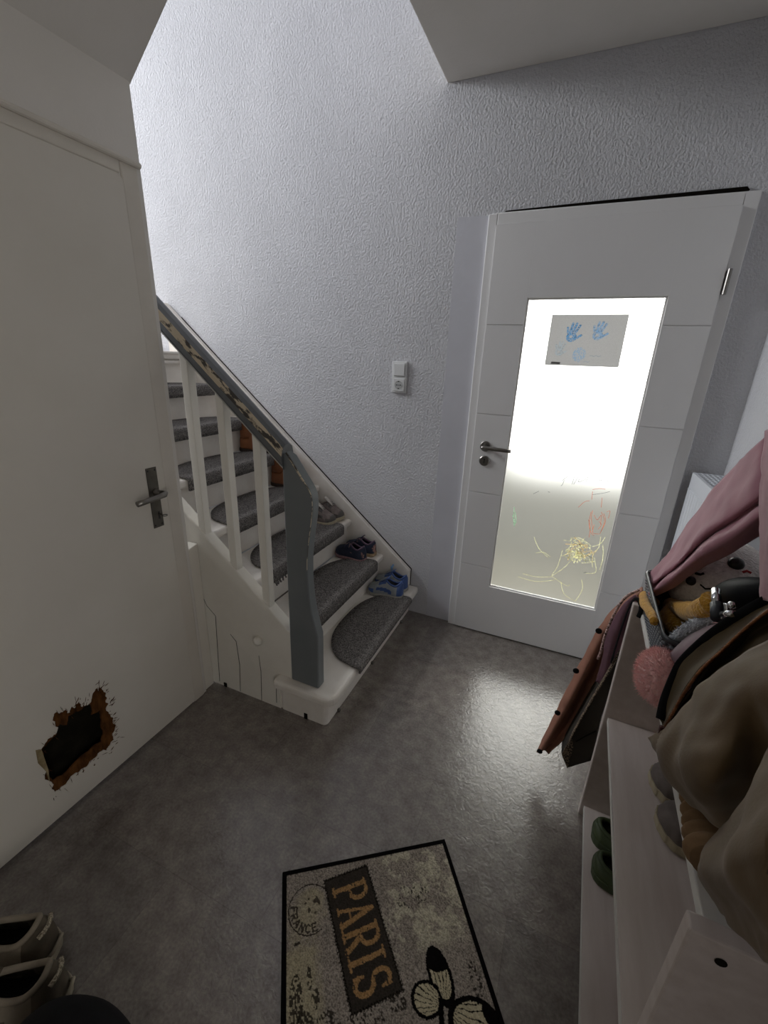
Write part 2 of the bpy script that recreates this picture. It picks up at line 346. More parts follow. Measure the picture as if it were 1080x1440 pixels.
# crayon scribbles on the pane
def strokes(name, hexc, lists, r=0.0009):
    b = MB()
    for L in lists:
        pts = [ony(u, v, 0.0193) for u, v in L]
        pts = crline(pts, 4) if len(pts) > 2 else pts
        for a, c in zip(pts[:-1], pts[1:]):
            t = c-a
            if t.length < 1e-6: continue
            q = Vector((-t.z, 0, t.x)).normalized()*r; e = t.normalized()*r*0.5
            b.add([a-e-q, c+e-q, c+e+q, a-e+q], [(0, 1, 2, 3)])
    return b.build(name, mat('crayon_'+hexc, hexc, 0.8, trans=0.75), d1)
def C4(ox, oy, k, L): return [[(ox+x/k, oy+y/k) for x, y in l] for l in L]
k = 4.5
grey = C4(680, 560, k, [[(500, 520), (540, 490), (575, 483), (560, 545)], [(575, 483), (606, 480), (570, 545)], [(615, 500), (600, 530), (640, 515), (660, 498), (650, 525)], [(690, 495), (720, 480), (745, 520), (720, 515)],
    [(735, 445), (780, 432), (815, 432)], [(780, 432), (800, 432), (798, 458), (778, 455), (782, 435)], [(790, 458), (775, 500), (790, 530)], [(750, 300), (762, 345)], [(785, 275), (805, 320)], [(658, 362), (668, 395)], [(630, 375), (640, 395)],
    [(315, 605), (350, 588)], [(408, 592), (420, 595)], [(232, 370), (228, 388)], [(640, 1100), (655, 1105), (632, 1105)], [(510, 520), (500, 545), (490, 555)], [(690, 610), (760, 600), (800, 590)], [(860, 90), (880, 130)]])
strokes('crayon_scribble', '6d7477', grey, 0.0008)
k3 = 6.75
teal = C4(740, 420, k3, [[(625, 820), (680, 800), (740, 825), (860, 850), (960, 855)], [(640, 818), (760, 825), (870, 845), (910, 870)], [(800, 795), (880, 810), (950, 850)], [(780, 862), (850, 885), (910, 915)], [(250, 808), (285, 802)], [(400, 780), (460, 768)], [(865, 862), (915, 905)]])
strokes('crayon_scribble', '5f8480', teal, 0.0008)
red = C4(680, 560, k, [[(690, 578), (730, 572), (770, 576)], [(600, 690), (640, 655), (670, 650)], [(690, 590), (685, 640)], [(750, 630), (745, 690)], [(680, 720), (668, 790), (680, 850), (700, 870)], [(690, 710), (682, 760), (690, 830)], [(700, 740), (720, 770), (745, 740), (740, 800)],
    [(745, 720), (765, 780), (740, 850)], [(760, 730), (772, 780), (735, 860)], [(700, 800), (690, 850), (730, 860)], [(730, 780), (745, 800), (725, 830)], [(665, 770), (675, 820), (668, 880)], [(780, 720), (800, 715), (790, 760)]])
strokes('crayon_scribble', 'd2714f', red, 0.0009)
yel = C4(680, 560, k, [[(500, 960), (470, 1060), (430, 1120)], [(430, 1125), (500, 1080), (560, 1020), (600, 960)], [(430, 1125), (520, 1185), (545, 1180)], [(490, 1165), (510, 1240), (580, 1285)], [(620, 1150), (625, 1210), (580, 1285)], [(220, 1130), (330, 1160), (450, 1150)], [(250, 1110), (330, 1130), (430, 1130)],
    [(320, 880), (350, 950), (410, 1010)], [(330, 980), (380, 975), (425, 1005)], [(740, 880), (730, 940), (690, 1000), (690, 1070)], [(755, 930), (755, 1010), (735, 1085)], [(700, 1010), (710, 1100), (650, 1108)], [(770, 880), (740, 920), (690, 940)]]
    )
yel2 = []
random.seed(5)
for i in range(26):
    x, y = random.uniform(540, 680), random.uniform(890, 1010); L = []
    for j in range(5): L.append((680+(x+random.uniform(-55, 55))/k, 560+(y+random.uniform(-45, 45))/k))
    yel2.append(L)
strokes('crayon_scribble', 'fbf8c4', yel+yel2[:16], 0.0010)
strokes('crayon_scribble', 'e6c98e', yel2[16:], 0.0008)
strokes('crayon_scribble', '9fd8ae', C4(680, 560, k, [[(195, 690), (190, 760), (196, 810)], [(200, 720), (205, 780), (192, 800)], [(185, 740), (200, 790)]]), 0.0012)

# ------------------------------------------------------------------- sheet with hand prints
def seg(px, py, ax, ay, bx, by):
    dx, dy = bx-ax, by-ay; L = dx*dx+dy*dy+1e-12; t = np.clip(((px-ax)*dx+(py-ay)*dy)/L, 0, 1); return np.hypot(px-ax-t*dx, py-ay-t*dy)
rng = np.random.default_rng(3)
def vnoise(x, y, seed=0):
    xi = np.floor(x).astype(int); yi = np.floor(y).astype(int); fx = x-xi; fy = y-yi; fx = fx*fx*(3-2*fx); fy = fy*fy*(3-2*fy)
    def hsh(a, c): 
        n_ = np.sin(a*127.1+c*311.7+seed*74.7)*43758.5453; return n_-np.floor(n_)
    return (hsh(xi, yi)*(1-fx)+hsh(xi+1, yi)*fx)*(1-fy)+(hsh(xi, yi+1)*(1-fx)+hsh(xi+1, yi+1)*fx)*fy
def gridmesh(name, X, Y, Z, col, mt, parent=None, loc=(0, 0, 0)):
    ny, nx = X.shape; me = bpy.data.meshes.new(name)
    V = np.stack([X.ravel(), Y.ravel(), Z.ravel()], 1)-np.array(loc)
    idx = np.arange(nx*ny).reshape(ny, nx); F = np.stack([idx[:-1, :-1].ravel(), idx[:-1, 1:].ravel(), idx[1:, 1:].ravel(), idx[1:, :-1].ravel()], 1)
    me.vertices.add(len(V)); me.vertices.foreach_set('co', V.ravel()); me.loops.add(F.size); me.loops.foreach_set('vertex_index', F.ravel())
    me.polygons.add(len(F)); me.polygons.foreach_set('loop_start', np.arange(0, F.size, 4)); me.polygons.foreach_set('loop_total', np.full(len(F), 4))
    me.update(); me.validate()
    a = me.color_attributes.new('print', 'FLOAT_COLOR', 'POINT'); cc = np.concatenate([col.reshape(-1, 3), np.ones((nx*ny, 1))], 1); a.data.foreach_set('color', cc.astype(np.float32).ravel())
    me.materials.append(mt); o = bpy.data.objects.new(name, me); C.objects.link(o); o.location = loc
    if parent is not None: o.parent = parent; o.matrix_parent_inverse = parent_world(parent).inverted()
    return o
def L3(h): return np.array(lin(h)[:3])
PW, PH = 0.297, 0.206; nx, ny = 300, 208
a_, c_ = np.meshgrid(np.linspace(0, PW, nx), np.linspace(0, PH, ny))
px = 1000*a_; py = 1000*(PH-c_)     # mm from top-left
col = np.ones((ny, nx, 3))*L3('b4b3b4')
col *= (0.94+0.12*vnoise(px/1.5, py/1.5))[..., None]
def hand(cx, cy, sc, hexc, strength, seed, side=1):
    global col
    d = np.full(px.shape, 99.0)
    x = (px-cx)/sc*side; y = (py-cy)/sc
    palm = np.sqrt((x/27)**2+((y-2)/25)**2)-1; mask = palm < 0
    ctr = np.hypot((x+3)/8, (y+1)/7) < 1
    for (ax, ay, bx, by, r) in [(-20, -20, -25, -46, 6), (-8, -24, -2, -66, 6.5), (4, -24, 18, -66, 6.5), (15, -18, 36, -58, 6), (18, 12, 48, -8, 6)]:
        mask |= seg(x, y, ax, ay, bx, by) < r
    n_ = vnoise(px/3.0, py/3.0, seed)*0.6+vnoise(px/1.2, py/1.2, seed+1)*0.5
    al = np.where(mask & ~ctr, np.clip((n_-0.18)*2.2, 0, 1)*strength, 0)[..., None]
    dark = (vnoise(px/5, py/5, seed+5) > 0.62)[..., None]
    c2 = np.where(dark, L3(hexc)*0.6, L3(hexc)); col = col*(1-al)+c2*al
hand(92, 88, 0.78, '4f8fc4', 0.95, 1); hand(194, 80, 0.75, '6fa0cf', 0.85, 2)
hand(52, 150, 0.62, '9db8cc', 0.45, 3)
n_ = vnoise(px/3, py/3, 9); mk = (np.hypot((px-135)/26, (py-160)/30) < 1)*np.clip((n_-0.25)*2, 0, 1)*0.75
col = col*(1-mk[..., None])+L3('7fa6cc')*mk[..., None]
mk = ((np.abs(py-163-1.5*np.sin(px/3)) < 1.2) & (px > 178) & (px < 222))[..., None]*0.6; col = col*(1-mk)+L3('7d8fa0')*mk
mk = ((np.abs(py-187-1.2*np.sin(px/3)) < 1.1) & (px > 155) & (px < 182))[..., None]*0.5; col = col*(1-mk)+L3('7d9ab5')*mk
X = 0.278+a_; Z = 1.446+c_; Y = np.full_like(X, 0.0185)
pap = gridmesh('paper_sheet', X, Y, Z, col, attr_mat('printed_paper', 0.9, 0, trans=0.38), None, (0.4265, 0.0185, 1.446))
tag(pap, 'sheet of paper with blue handprints stuck to the door glass', 'paper')
b = MB(); b.prism([(0.302, 0.0178, 1.452), (0.340, 0.0178, 1.451), (0.343, 0.0178, 1.460), (0.305, 0.0178, 1.461)], (0, 0.0004, 0)); b.build('tape_strip', mat('grey_tape', '6e6c6b', 0.6), pap)

# ------------------------------------------------------------------- old cream door on the left, with the torn hole
d2 = thing('door_2', 'old cream painted door with a torn hole near the floor', 'door', (-0.88, -1.5, 0)); d2['kind'] = 'structure'
LX = -0.872
def leafpt(u, v): p = onx(u, v, LX); return (p.y, p.z)
k = 6.0
outer = [(335, 395), (352, 370), (372, 378), (392, 372), (420, 355), (452, 378), (470, 372), (490, 318), (512, 335), (530, 300), (550, 282), (566, 320), (590, 318), (640, 300), (655, 250), (690, 170), (712, 190), (728, 160), (745, 182), (778, 215), (786, 255), (800, 300),
    (792, 365), (812, 385), (840, 425), (842, 470), (852, 520), (832, 560), (845, 600), (815, 640), (785, 690), (740, 700), (690, 755), (640, 790), (575, 850), (540, 880), (470, 935), (400, 1000), (345, 1045), (320, 960), (280, 850), (250, 760), (230, 680), (262, 630), (320, 580), (355, 550), (345, 470)]
HO = [leafpt(20+x/k, 940+y/k) for x, y in outer]
inner = [(360, 500), (402, 470), (450, 480), (462, 405), (530, 365), (575, 352), (590, 330), (645, 300), (660, 395), (690, 380), (730, 355), (745, 440), (760, 560), (745, 620), (640, 700), (520, 800), (380, 920), (330, 950), (285, 860), (255, 770), (236, 690), (300, 620), (362, 560)]
HI = [leafpt(20+x/k, 940+y/k) for x, y in inner]
def jag(L, lv, amp, seed):
    random.seed(seed)
    for q in range(lv):
        o_ = []
        for i in range(len(L)):
            a, c = L[i], L[(i+1) % len(L)]; dx, dy = c[0]-a[0], c[1]-a[1]; r_ = random.uniform(-amp, amp)
            o_ += [a, ((a[0]+c[0])/2-dy*r_, (a[1]+c[1])/2+dx*r_)]
        L = o_; amp *= 0.85
    return L
HO = jag(HO, 2, 0.30, 2); HI = jag(HI, 2, 0.16, 4)
def holed(name, rect, hole, x0, x1, mt, parent, rnd=0.0):
    bm = bmesh.new(); loops = []
    y0, y1, z0, z1 = rect
    if rnd:
        P = []
        for cx, cz, a0 in ((y1-rnd, z0+rnd, -90), (y1-rnd, z1-rnd, 0), (y0+rnd, z1-rnd, 90), (y0+rnd, z0+rnd, 180)):
            for i in range(6): a = math.radians(a0+18*i); P.append((cx+rnd*math.cos(a), cz+rnd*math.sin(a)))
    else: P = [(y0, z0), (y1, z0), (y1, z1), (y0, z1)]
    es = []
    for L in (P, hole):
        vs = [bm.verts.new((x1, a, c)) for a, c in L]
        for i in range(len(vs)): es.append(bm.edges.new((vs[i], vs[(i+1) % len(vs)])))
    bmesh.ops.triangle_fill(bm, use_beauty=True, edges=es)
    r = bmesh.ops.extrude_face_region(bm, geom=list(bm.faces))
    for v in [q for q in r['geom'] if isinstance(q, bmesh.types.BMVert)]: v.co.x = x0
    bmesh.ops.recalc_face_normals(bm, faces=bm.faces)
    me = bpy.data.meshes.new(name); bm.to_mesh(me); bm.free(); me.materials.append(mt)
    o = bpy.data.objects.new(name, me); C.objects.link(o); o.parent = parent; o.matrix_parent_inverse = parent_world(parent).inverted(); return o
DR = (-1.94, -1.078, 0.012, 1.912)
leaf = holed('leaf', DR, HO, LX-0.003, LX, M['door_old'], d2, 0.018)
holed('torn_board', (-1.70, -1.30, 0.05, 0.45), HI, LX-0.009, LX-0.0032, M['brownwood'], d2)
b = MB()
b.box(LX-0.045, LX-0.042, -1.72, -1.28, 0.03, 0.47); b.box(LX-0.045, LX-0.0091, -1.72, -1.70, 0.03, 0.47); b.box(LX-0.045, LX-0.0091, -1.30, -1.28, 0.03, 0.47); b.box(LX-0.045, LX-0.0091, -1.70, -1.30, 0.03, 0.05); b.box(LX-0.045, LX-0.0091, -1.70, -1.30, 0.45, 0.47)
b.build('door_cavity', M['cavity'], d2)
# pale core block at the left of the hole, splinters around the tear
b = MB(); P = [(LX-0.012,)+leafpt(20+x/k, 940+y/k) for x, y in [(180, 690), (228, 682), (285, 850), (300, 960), (270, 870), (200, 800)]]; b.prism(P, (0.0135, 0, 0)); b.build('core_block', M['chipwood'], d2)
b = MB(); random.seed(11)
for i in range(150):
    j = random.randrange(len(outer)); x, y = outer[j]; nx_, ny_ = x-540, y-600; q = math.hypot(nx_, ny_); nx_, ny_ = nx_/q, ny_/q
    if x < 400 and y < 560 and random.random() < 0.7: continue
    t0 = random.uniform(-14, 36)*random.random(); l = random.uniform(10, 48); wd = random.uniform(0.8, 2.6)
    x += random.uniform(-30, 30); y += random.uniform(-30, 30)
    a = random.uniform(-0.5, 0.5)+math.atan2(-abs(ny_)*0.7-0.5, abs(nx_)+0.3)*(1 if x > 500 else -1)
    dx, dy = math.cos(a), math.sin(a)
    qs = [(x+nx_*t0, y+ny_*t0), (x+nx_*t0+dx*l*.5-dy*wd, y+ny_*t0+dy*l*.5+dx*wd), (x+nx_*t0+dx*l, y+ny_*t0+dy*l), (x+nx_*t0+dx*l*.5+dy*wd, y+ny_*t0+dy*l*.5-dx*wd)]
    b.prism([(LX+0.0002,)+leafpt(20+u/k, 940+v/k) for u, v in qs], (0.0012, 0, 0))
b.build('splinter', M['brownwood'], d2)['kind'] = 'stuff'
b = MB(); b.box(-0.905, LX-0.003, -1.94, -1.72, 0.012, 1.912); b.box(-0.905, LX-0.003, -1.28, -1.083, 0.012, 1.912); b.box(-0.905, LX-0.003, -1.72, -1.28, 0.47, 1.912)
b.build('leaf_core', M['door_old'], d2)
b = MB(); b.box(-0.97, -0.8755, -1.078, -1.021, 0, 1.95); b.box(-0.97, -0.8755, -1.99, -1.078, 1.914, 1.95); b.box(-0.97, -0.8755, -1.99, -1.942, 0, 1.914)
b.build('door_frame', M['frame_old'], d2, bevel=0.006, segs=3)
b = MB(); b.tube([(-0.872, -1.015, 1.953), (-0.872, -2.0, 1.953)], 0.008, 10); b.build('head_bead', M['frame_old'], d2)
# long plate, lever and key
PX = LX
pl_ = [leafpt(196.5, 657.5), leafpt(213.5, 654.5), leafpt(225, 740), leafpt(210, 744)]
y0, y1 = -1.148, -1.107; z0, z1 = 0.842, 1.06
b = MB(); b.prism([(PX, y0, z0), (PX, y1, z0), (PX, y1, z1), (PX, y0, z1)], (0.003, 0, 0)); plate = b.build('handle_plate', M['dark_steel'], d2, bevel=0.001)
b = MB()
for a, c in ((y0+0.007, z1-0.01), (y1-0.007, z1-0.01), (y0+0.007, z0+0.01), (y1-0.007, z0+0.01)): b.ball((PX+0.003, a, c), 0.001, 0.0035, 0.0035, 8, 6)
b.build('screw', M['black'], plate)
hy, hz = -1.122, 0.972
b = MB(); b.lathe([(0.012, 0.003), (0.011, 0.012), (0.009, 0.014), (0.009, 0.04)], (PX, hy, hz), (1, 0, 0), 14)
b.tube([(PX+0.03, hy, hz), (PX+0.046, hy+0.002, hz), (PX+0.052, hy-0.006, hz-0.001), (PX+0.053, hy-0.03, hz-0.002), (PX+0.050, hy-0.075, hz-0.006), (PX+0.047, hy-0.108, hz-0.008)], [0.0095, 0.010, 0.010, 0.0095, 0.0095, 0.0098], 14)
b.build('lever', M['steel'], d2, smooth=True)
b = MB(); b.box(PX+0.003, PX+0.0036, hy-0.0035, hy+0.0035, 0.872, 0.90); b.build('keyhole', M['black'], plate)
b = MB(); b.tube([(PX+0.003, hy, 0.89), (PX+0.022, hy, 0.89)], 0.0022, 8)
b.tube([(PX+0.022+0.009*(1-math.cos(t)), hy+0.008*math.sin(t), 0.89) for t in [i*math.pi/7 for i in range(15)]], 0.0016, 6)
ky = b.build('key', M['dark_steel'], d2)
# filler panel between the door frame and the stair
b = MB(); b.prism([(-0.888, -1.017, 0.0), (-0.888, -0.952, 0.0), (-0.888, -0.952, 0.705), (-0.888, -1.017, 0.692)], (-0.05, 0, 0)); struct(b.build('trim_2', M['stringer'], bevel=0.004))

# =================================================================== STAIRCASE
st = thing('staircase', 'white painted wooden staircase climbing left along the back wall', 'staircase', (-0.5, -0.45, 0))
RISE, RUN, X0 = 0.18, 0.2175, -0.24
def nose(k): return X0-RUN*(k-1)
Y0, Y1 = -0.895, 0.0
for k in range(1, 9):
    x = nose(k); zt = RISE*k; last = k == 8
    b = MB()
    if k == 1:
        # bottom step wraps round the newel post: rounded corner, moulded edge
        poly = [(-0.54, 0.033), (x, 0.033)]
        poly += [(x-0.05+0.05*math.cos(a), -0.935+0.05*math.sin(-a)) for a in [i*math.pi/2/6 for i in range(7)]]
        poly += [(-0.525, -0.985), (-0.53, -0.90)]
        b.prism([(px_, py_, zt-0.045) for px_, py_ in poly], (0, 0, 0.045)); b.build('tread', M['stair_white'], st, bevel=0.014, segs=3)
        b = MB(); poly = [(-0.6, 0.03), (-0.292, 0.03)] + [(-0.292-0.02+0.02*math.cos(a), -0.925+0.02*math.sin(-a)) for a in [i*math.pi/2/4 for i in range(5)]] + [(-0.505, -0.9455), (-0.6, -0.90)]
        b.prism([(px_, py_, 0.0) for px_, py_ in poly], (0, 0, zt-0.046)); b.build('riser', M['stair_white'], st, bevel=0.003)
    else:
        b.box(x-RUN-0.03 if not last else x-1.3, x, Y0, Y1, zt-0.04, zt); b.build('tread', M['stair_white'], st, bevel=0.013, segs=3)
        b = MB(); b.box(x-0.05, x-0.032, Y0, Y1, zt-RISE, zt-0.0405); b.build('riser', M['stair_white'], st)
# moulding under the landing edge
x = nose(8); b = MB(); b.tube([(x-0.02, Y0, 1.44-0.055), (x-0.02, Y1, 1.44-0.055)], 0.013, 10); b.tube([(x+0.002, Y0, 1.44-0.004), (x+0.002, Y1, 1.44-0.004)], 0.009, 10); b.build('landing_moulding', M['stair_white'], st, smooth=True)
# wall stringer
def zs(x): return 0.283+0.848*(-0.295-x)
b = MB(); b.prism([(-0.295, 0.0005, 0.181), (-0.295, 0.0005, zs(-0.295)), (-2.0, 0.0005, zs(-2.0)), (-2.0, 0.0005, zs(-2.0)-0.42), (-0.66, 0.0005, 0.181)], (0, 0.0325, 0)); b.build('wall_stringer', M['stair_white'], st, bevel=0.003)
b = MB(); b.prism([(-0.291, 0.0325, 0.181), (-0.291, 0.0325, zs(-0.295)+0.003), (-1.9, 0.0325, zs(-1.9)+0.006), (-1.9, 0.0325, zs(-1.9)), (-0.2955, 0.0325, zs(-0.295)), (-0.2955, 0.0325, 0.181)], (0, 0.0022, 0)); b.build('wall_joint', M['crack'], st)
# outer stringer with the panel below, and cracks between its boards
def zo(x): return 0.405+0.85*(-0.455-x)
b = MB(); b.prism([(-0.455, -0.945, 0.181), (-0.455, -0.945, zo(-0.455)), (-1.9, -0.945, zo(-1.9)), (-1.9, -0.945, zo(-1.9)-0.30), (-0.64, -0.945, 0.181)], (0, 0.05, 0)); b.build('outer_stringer', M['stringer'], st, bevel=0.005, segs=3)
b = MB(); b.prism([(-0.52, -0.944, 0.0), (-0.52, -0.944, 0.30), (-1.1, -0.944, 0.75), (-1.1, -0.944, 0.0)], (0, 0.02, 0)); b.build('panel', M['stringer'], st)
b = MB()
for L in [[(272, 810), (291, 852), (303, 866), (307, 930), (309, 958)], [(324, 892), (332, 902), (337, 935), (338, 972)], [(364, 922), (367, 945), (368, 985)], [(388, 955), (389, 988)], [(291, 852), (303, 866)]]:
    b.tube([ony(u, v, -0.9452) for u, v in L], 0.0011, 5)
b.build('panel_crack', M['crack'], st)
b = MB(); p = ony(365, 899, -0.945); b.lathe([(0, 0.03), (0.012, 0.028), (0.019, 0.020), (0.020, 0.012), (0.015, 0.004), (0.013, 0)], p, (0, -1, 0), 20); b.build('knob', M['stringer'], st, smooth=True)
# pads and dirt at the foot
for u, v, h_ in ((430, 1006, 0.028), (317, 962, 0.02)): p = ony(u, v, -0.946); box('foot_notch', p.x-0.008, p.x+0.008, -0.948, -0.9445, 0.0, h_, M['crack'], st)
for u, v in ((476, 990), (523, 928), (564, 868)):
    p = onx(u, v, -0.289); b = MB(); b.ball((-0.286, p.y, 0.006), 0.008, 0.010, 0.009, 10, 6); b.build('floor_clip', M['dark_steel'], st, smooth=True)
# balusters
def zr(x): return 1.075+0.862*(-0.445-x)     # underside line of the handrail
for x in (-0.57, -0.722, -0.872):
    b = MB(); b.box(x-0.017, x+0.017, -0.937, -0.903, zo(x)-0.03, zr(x)+0.03); b.build('baluster', M['stringer'], st, bevel=0.003)
# handrail: rounded section lofted along the slope
sec = [(-0.026, -0.005, 0), (-0.031, 0.000, 2), (-0.031, 0.004, 0), (-0.028, 0.008, 0), (-0.033, 0.012, 0), (-0.035, 0.030, 0), (-0.036, 0.037, 1), (-0.031, 0.052, 1), (-0.024, 0.062, 0), (-0.008, 0.070, 0), (0.012, 0.070, 0), (0.028, 0.062, 0), (0.034, 0.040, 0), (0.032, 0.012, 0), (0.024, -0.005, 0)]
xs = [-0.447-0.03*i for i in range(45)]
rings = [[(x, -0.925+y, zr(x)+z*1.12) for y, z, _ in sec] for x in xs]
b = MB(); b.loft(rings, True, 0, True, mfun=lambda i, k: {0: 0, 1: 1, 2: 2}[sec[k][2]]); b.build('handrail', [M['rail'], M['chip'], M['railline']], st, smooth=False, bevel=0)
# newel post: plank with S-curved front edge
prof = [(-0.458, 0.181), (-0.323, 0.181), (-0.322, 0.39)]
cv = [(403, 636), (424, 671), (437.5, 696.5), (438.8, 723), (433.5, 768), (432, 802), (436, 852), (446.7, 897)]
pts = [ony(u, v, -0.948) for u, v in cv]; cur = crline([Vector((p.x, 0, p.z)) for p in pts], 4)
prof = [(-0.455, 0.181), (-0.325, 0.181)] + [(p.x, p.z) for p in reversed(cur)]
prof[-1] = (-0.449, cur[0].z)
prof += [(-0.456, cur[0].z-0.012)]
ns = len(prof)
b = MB(); b.prism([(x, -0.948, z) for x, z in prof], (0, 0.046, 0)); b.build('newel_post', M['newel'], st, bevel=0.007, segs=3)
b = MB()
for i in range(0, 20):
    a, c = cur[i], cur[i+1]; wv = 0.007 if i < 5 else 0.0013
    b.prism([(a.x-wv*0.8, -0.9492, a.z-0.003), (c.x-wv*0.8, -0.9492, c.z), (c.x-0.001, -0.9492, c.z+0.002), (a.x-0.001, -0.9492, a.z)], (0, 0.004, 0))
b.build('worn_edge', M['chip'], st)
struct_st = None

# carpet stair mats: half round pieces that fold over the nosing
ordn = ['lowest', 'second', 'third', 'fourth', 'fifth', 'sixth', 'seventh']
labs = ['grey half-round carpet mat on the lowest step, below the blue shoes',
        'grey half-round carpet mat on the second step, below the navy shoes',
        'grey half-round carpet mat on the third step, half behind the newel post, frayed front edge',
        'grey half-round carpet mat on the fourth step, left of the newel post',
        'grey half-round carpet mat on the fifth step, with its left flap curling down',
        'grey carpet mat on the sixth step, seen nearly edge-on between balusters',
        'grey carpet mat on the highest visible step, a thin dark band']
for k in range(1, 8):
    x = nose(k)+0.004; zt = RISE*k; b = MB(); ya, yb = -0.775, -0.125; yc = (ya+yb)/2; hw = (yb-ya)/2; dep = 0.222; th = 0.009
    rows = []; N = 40
    for i in range(N+1):
        t = -1+2*i/N; y = yc+hw*t; e = (1-abs(t)**2.6)**0.5 if abs(t) < 1 else 0
        bk = 0.012+(dep-0.012)*e; jit = 0.0015*mnoise.noise(Vector((y*60, k, 0)))
        lip = (0.017 if k == 1 else 0.050)+0.002*mnoise.noise(Vector((y*40, k, 3)))
        row = []
        for q in (1, 0.75, 0.5, 0.25, 0.08): row.append((x-0.012-bk*q+jit, y, zt+th))
        row += [(x-0.004, y, zt+th-0.001), (x+0.005, y, zt+th-0.006), (x+0.0085, y, zt-0.004), (x+0.009, y, zt-lip*.45), (x+0.008, y, zt-lip)]
        rows.append(row)
    b.loft(rows, False)
    if k == 3:
        for i in range(9): 
            y = ya+0.02+0.012*i*random.random(); b.tube([(x+0.006, y, zt-0.05), (x+0.010, y+random.uniform(-.01, .01), zt-0.06-0.01*random.random())], 0.0012, 4)
    if k == 1:
        o = b.build('stair_mat', M['carpet'], None, smooth=True, solid=0.0085, off=0, loc=(x-0.1, yc, zt))
    else:
        o = b.build('stair_mat', M['carpet'], None, smooth=True, solid=0.0085, off=0, loc=(x-0.1, yc, zt))
    tag(o, labs[k-1], 'stair mat', 'carpet mats on the stair treads')

# ------------------------------------------------------------------- switch with socket
sw = thing('light_switch', 'white light switch with a power socket below, on the back wall', 'switch', (-0.42, WY, 1.36))
xa, xb = -0.463, -0.382; za, zb = 1.283, 1.437
b = MB(); b.box(xa, xb, WY-0.011, WY-0.0005, za, zb); b.build('cover_frame', M['plastic_white'], sw, bevel=0.003)
b = MB(); b.prism([(xa+0.011, WY-0.0112, 1.367), (xb-0.011, WY-0.0112, 1.367), (xb-0.011, WY-0.0112, 1.428), (xa+0.011, WY-0.0112, 1.428)], (0, -0.005, 0)); rk_ = b.build('rocker', M['plastic_white'], sw, bevel=0.002)
b = MB(); b.box(xa+0.011, xb-0.011, WY-0.0116, WY-0.011, 1.3635, 1.3668); b.build('rocker_shadow_gap', M['plastic_grey'], sw)
sx, sz = (xa+xb)/2, 1.322
b = MB(); b.box(xa+0.010, xb-0.010, WY-0.0145, WY-0.011, 1.291, 1.354); so = b.build('socket_face', M['plastic_white'], sw, bevel=0.002)
b = MB(); b.lathe([(0.0215, 0), (0.0215, 0.001), (0.0195, 0.001), (0.0195, 0.0002), (0, 0.0002)], (sx, WY-0.0145, sz), (0, -1, 0), 28); b.build('socket_well', M['plastic_grey'], so)
b = MB()
for dx in (-0.0095, 0.0095): b.lathe([(0.0031, 0), (0.0031, 0.0007), (0, 0.0007)], (sx+dx, WY-0.0147, sz), (0, -1, 0), 12)
b.lathe([(0.0022, 0), (0.0022, 0.0007), (0, 0.0007)], (sx, WY-0.0147, sz), (0, -1, 0), 10)
for dz in (-0.0175, 0.0175): b.box(sx-0.004, sx+0.004, WY-0.0156, WY-0.0146, sz+dz-0.002, sz+dz+0.002)
b.build('socket_hole', M['black'], so)

# ------------------------------------------------------------------- radiator
ra = thing('radiator', 'white panel radiator on the right wall beside the white door', 'radiator', (0.985, -0.3, 0.15))
b = MB(); XF = 0.930
ys = [-0.02, -0.040]; y = -0.040; rings = []
prof = [( -0.018, 0), (-0.040, 0)]
yy = -0.06
while yy > -0.60:
    prof += [(yy, 0), (yy-0.006, 0.004), (yy-0.016, 0.004), (yy-0.022, 0)]; yy -= 0.034
prof += [(-0.64, 0)]
rows = [[(XF+dx, y, z) for y, dx in prof] for z in (0.20, 0.98)]
b.loft(rows, False); b.build('front_panel', M['radiator'], ra, solid=0.002)
for za_, zb_ in ((0.98, 1.045), (0.15, 0.20)): box('panel_rim', XF-0.001, XF+0.003, -0.64, -0.018, za_, zb_, M['radiator'], ra, bevel=0.0012)
for ya_, yb_ in ((-0.0185, -0.015), (-0.644, -0.64)): box('side_cover', XF, 1.040, ya_, yb_, 0.15, 1.045, M['radiator'], ra, bevel=0.001)
b = MB(); b.box(XF+0.02, 1.035, -0.63, -0.02, 0.17, 1.02); b.build('convector_body', mat('dark_radiator_inside', '2b2d31', 0.8), ra)
b = MB(); b.box(XF+0.003, XF+0.012, -0.64, -0.018, 1.040, 1.045); b.box(1.033, 1.040, -0.64, -0.018, 1.040, 1.045)
for i in range(5): xx = XF+0.012+0.0185*(i+1)*0.96; b.box(xx-0.0025, xx+0.0025, -0.64, -0.018, 1.040, 1.045)
yy = -0.03
while yy > -0.64: b.box(XF+0.01, 1.037, yy-0.004, yy+0.004, 1.041, 1.0446); yy -= 0.028
b.build('top_grille', M['radiator'], ra)
b = MB(); b.box(1.0345, 1.0498, -0.55, -0.1, 0.4, 0.5); b.build('wall_bracket', M['radiator'], ra)

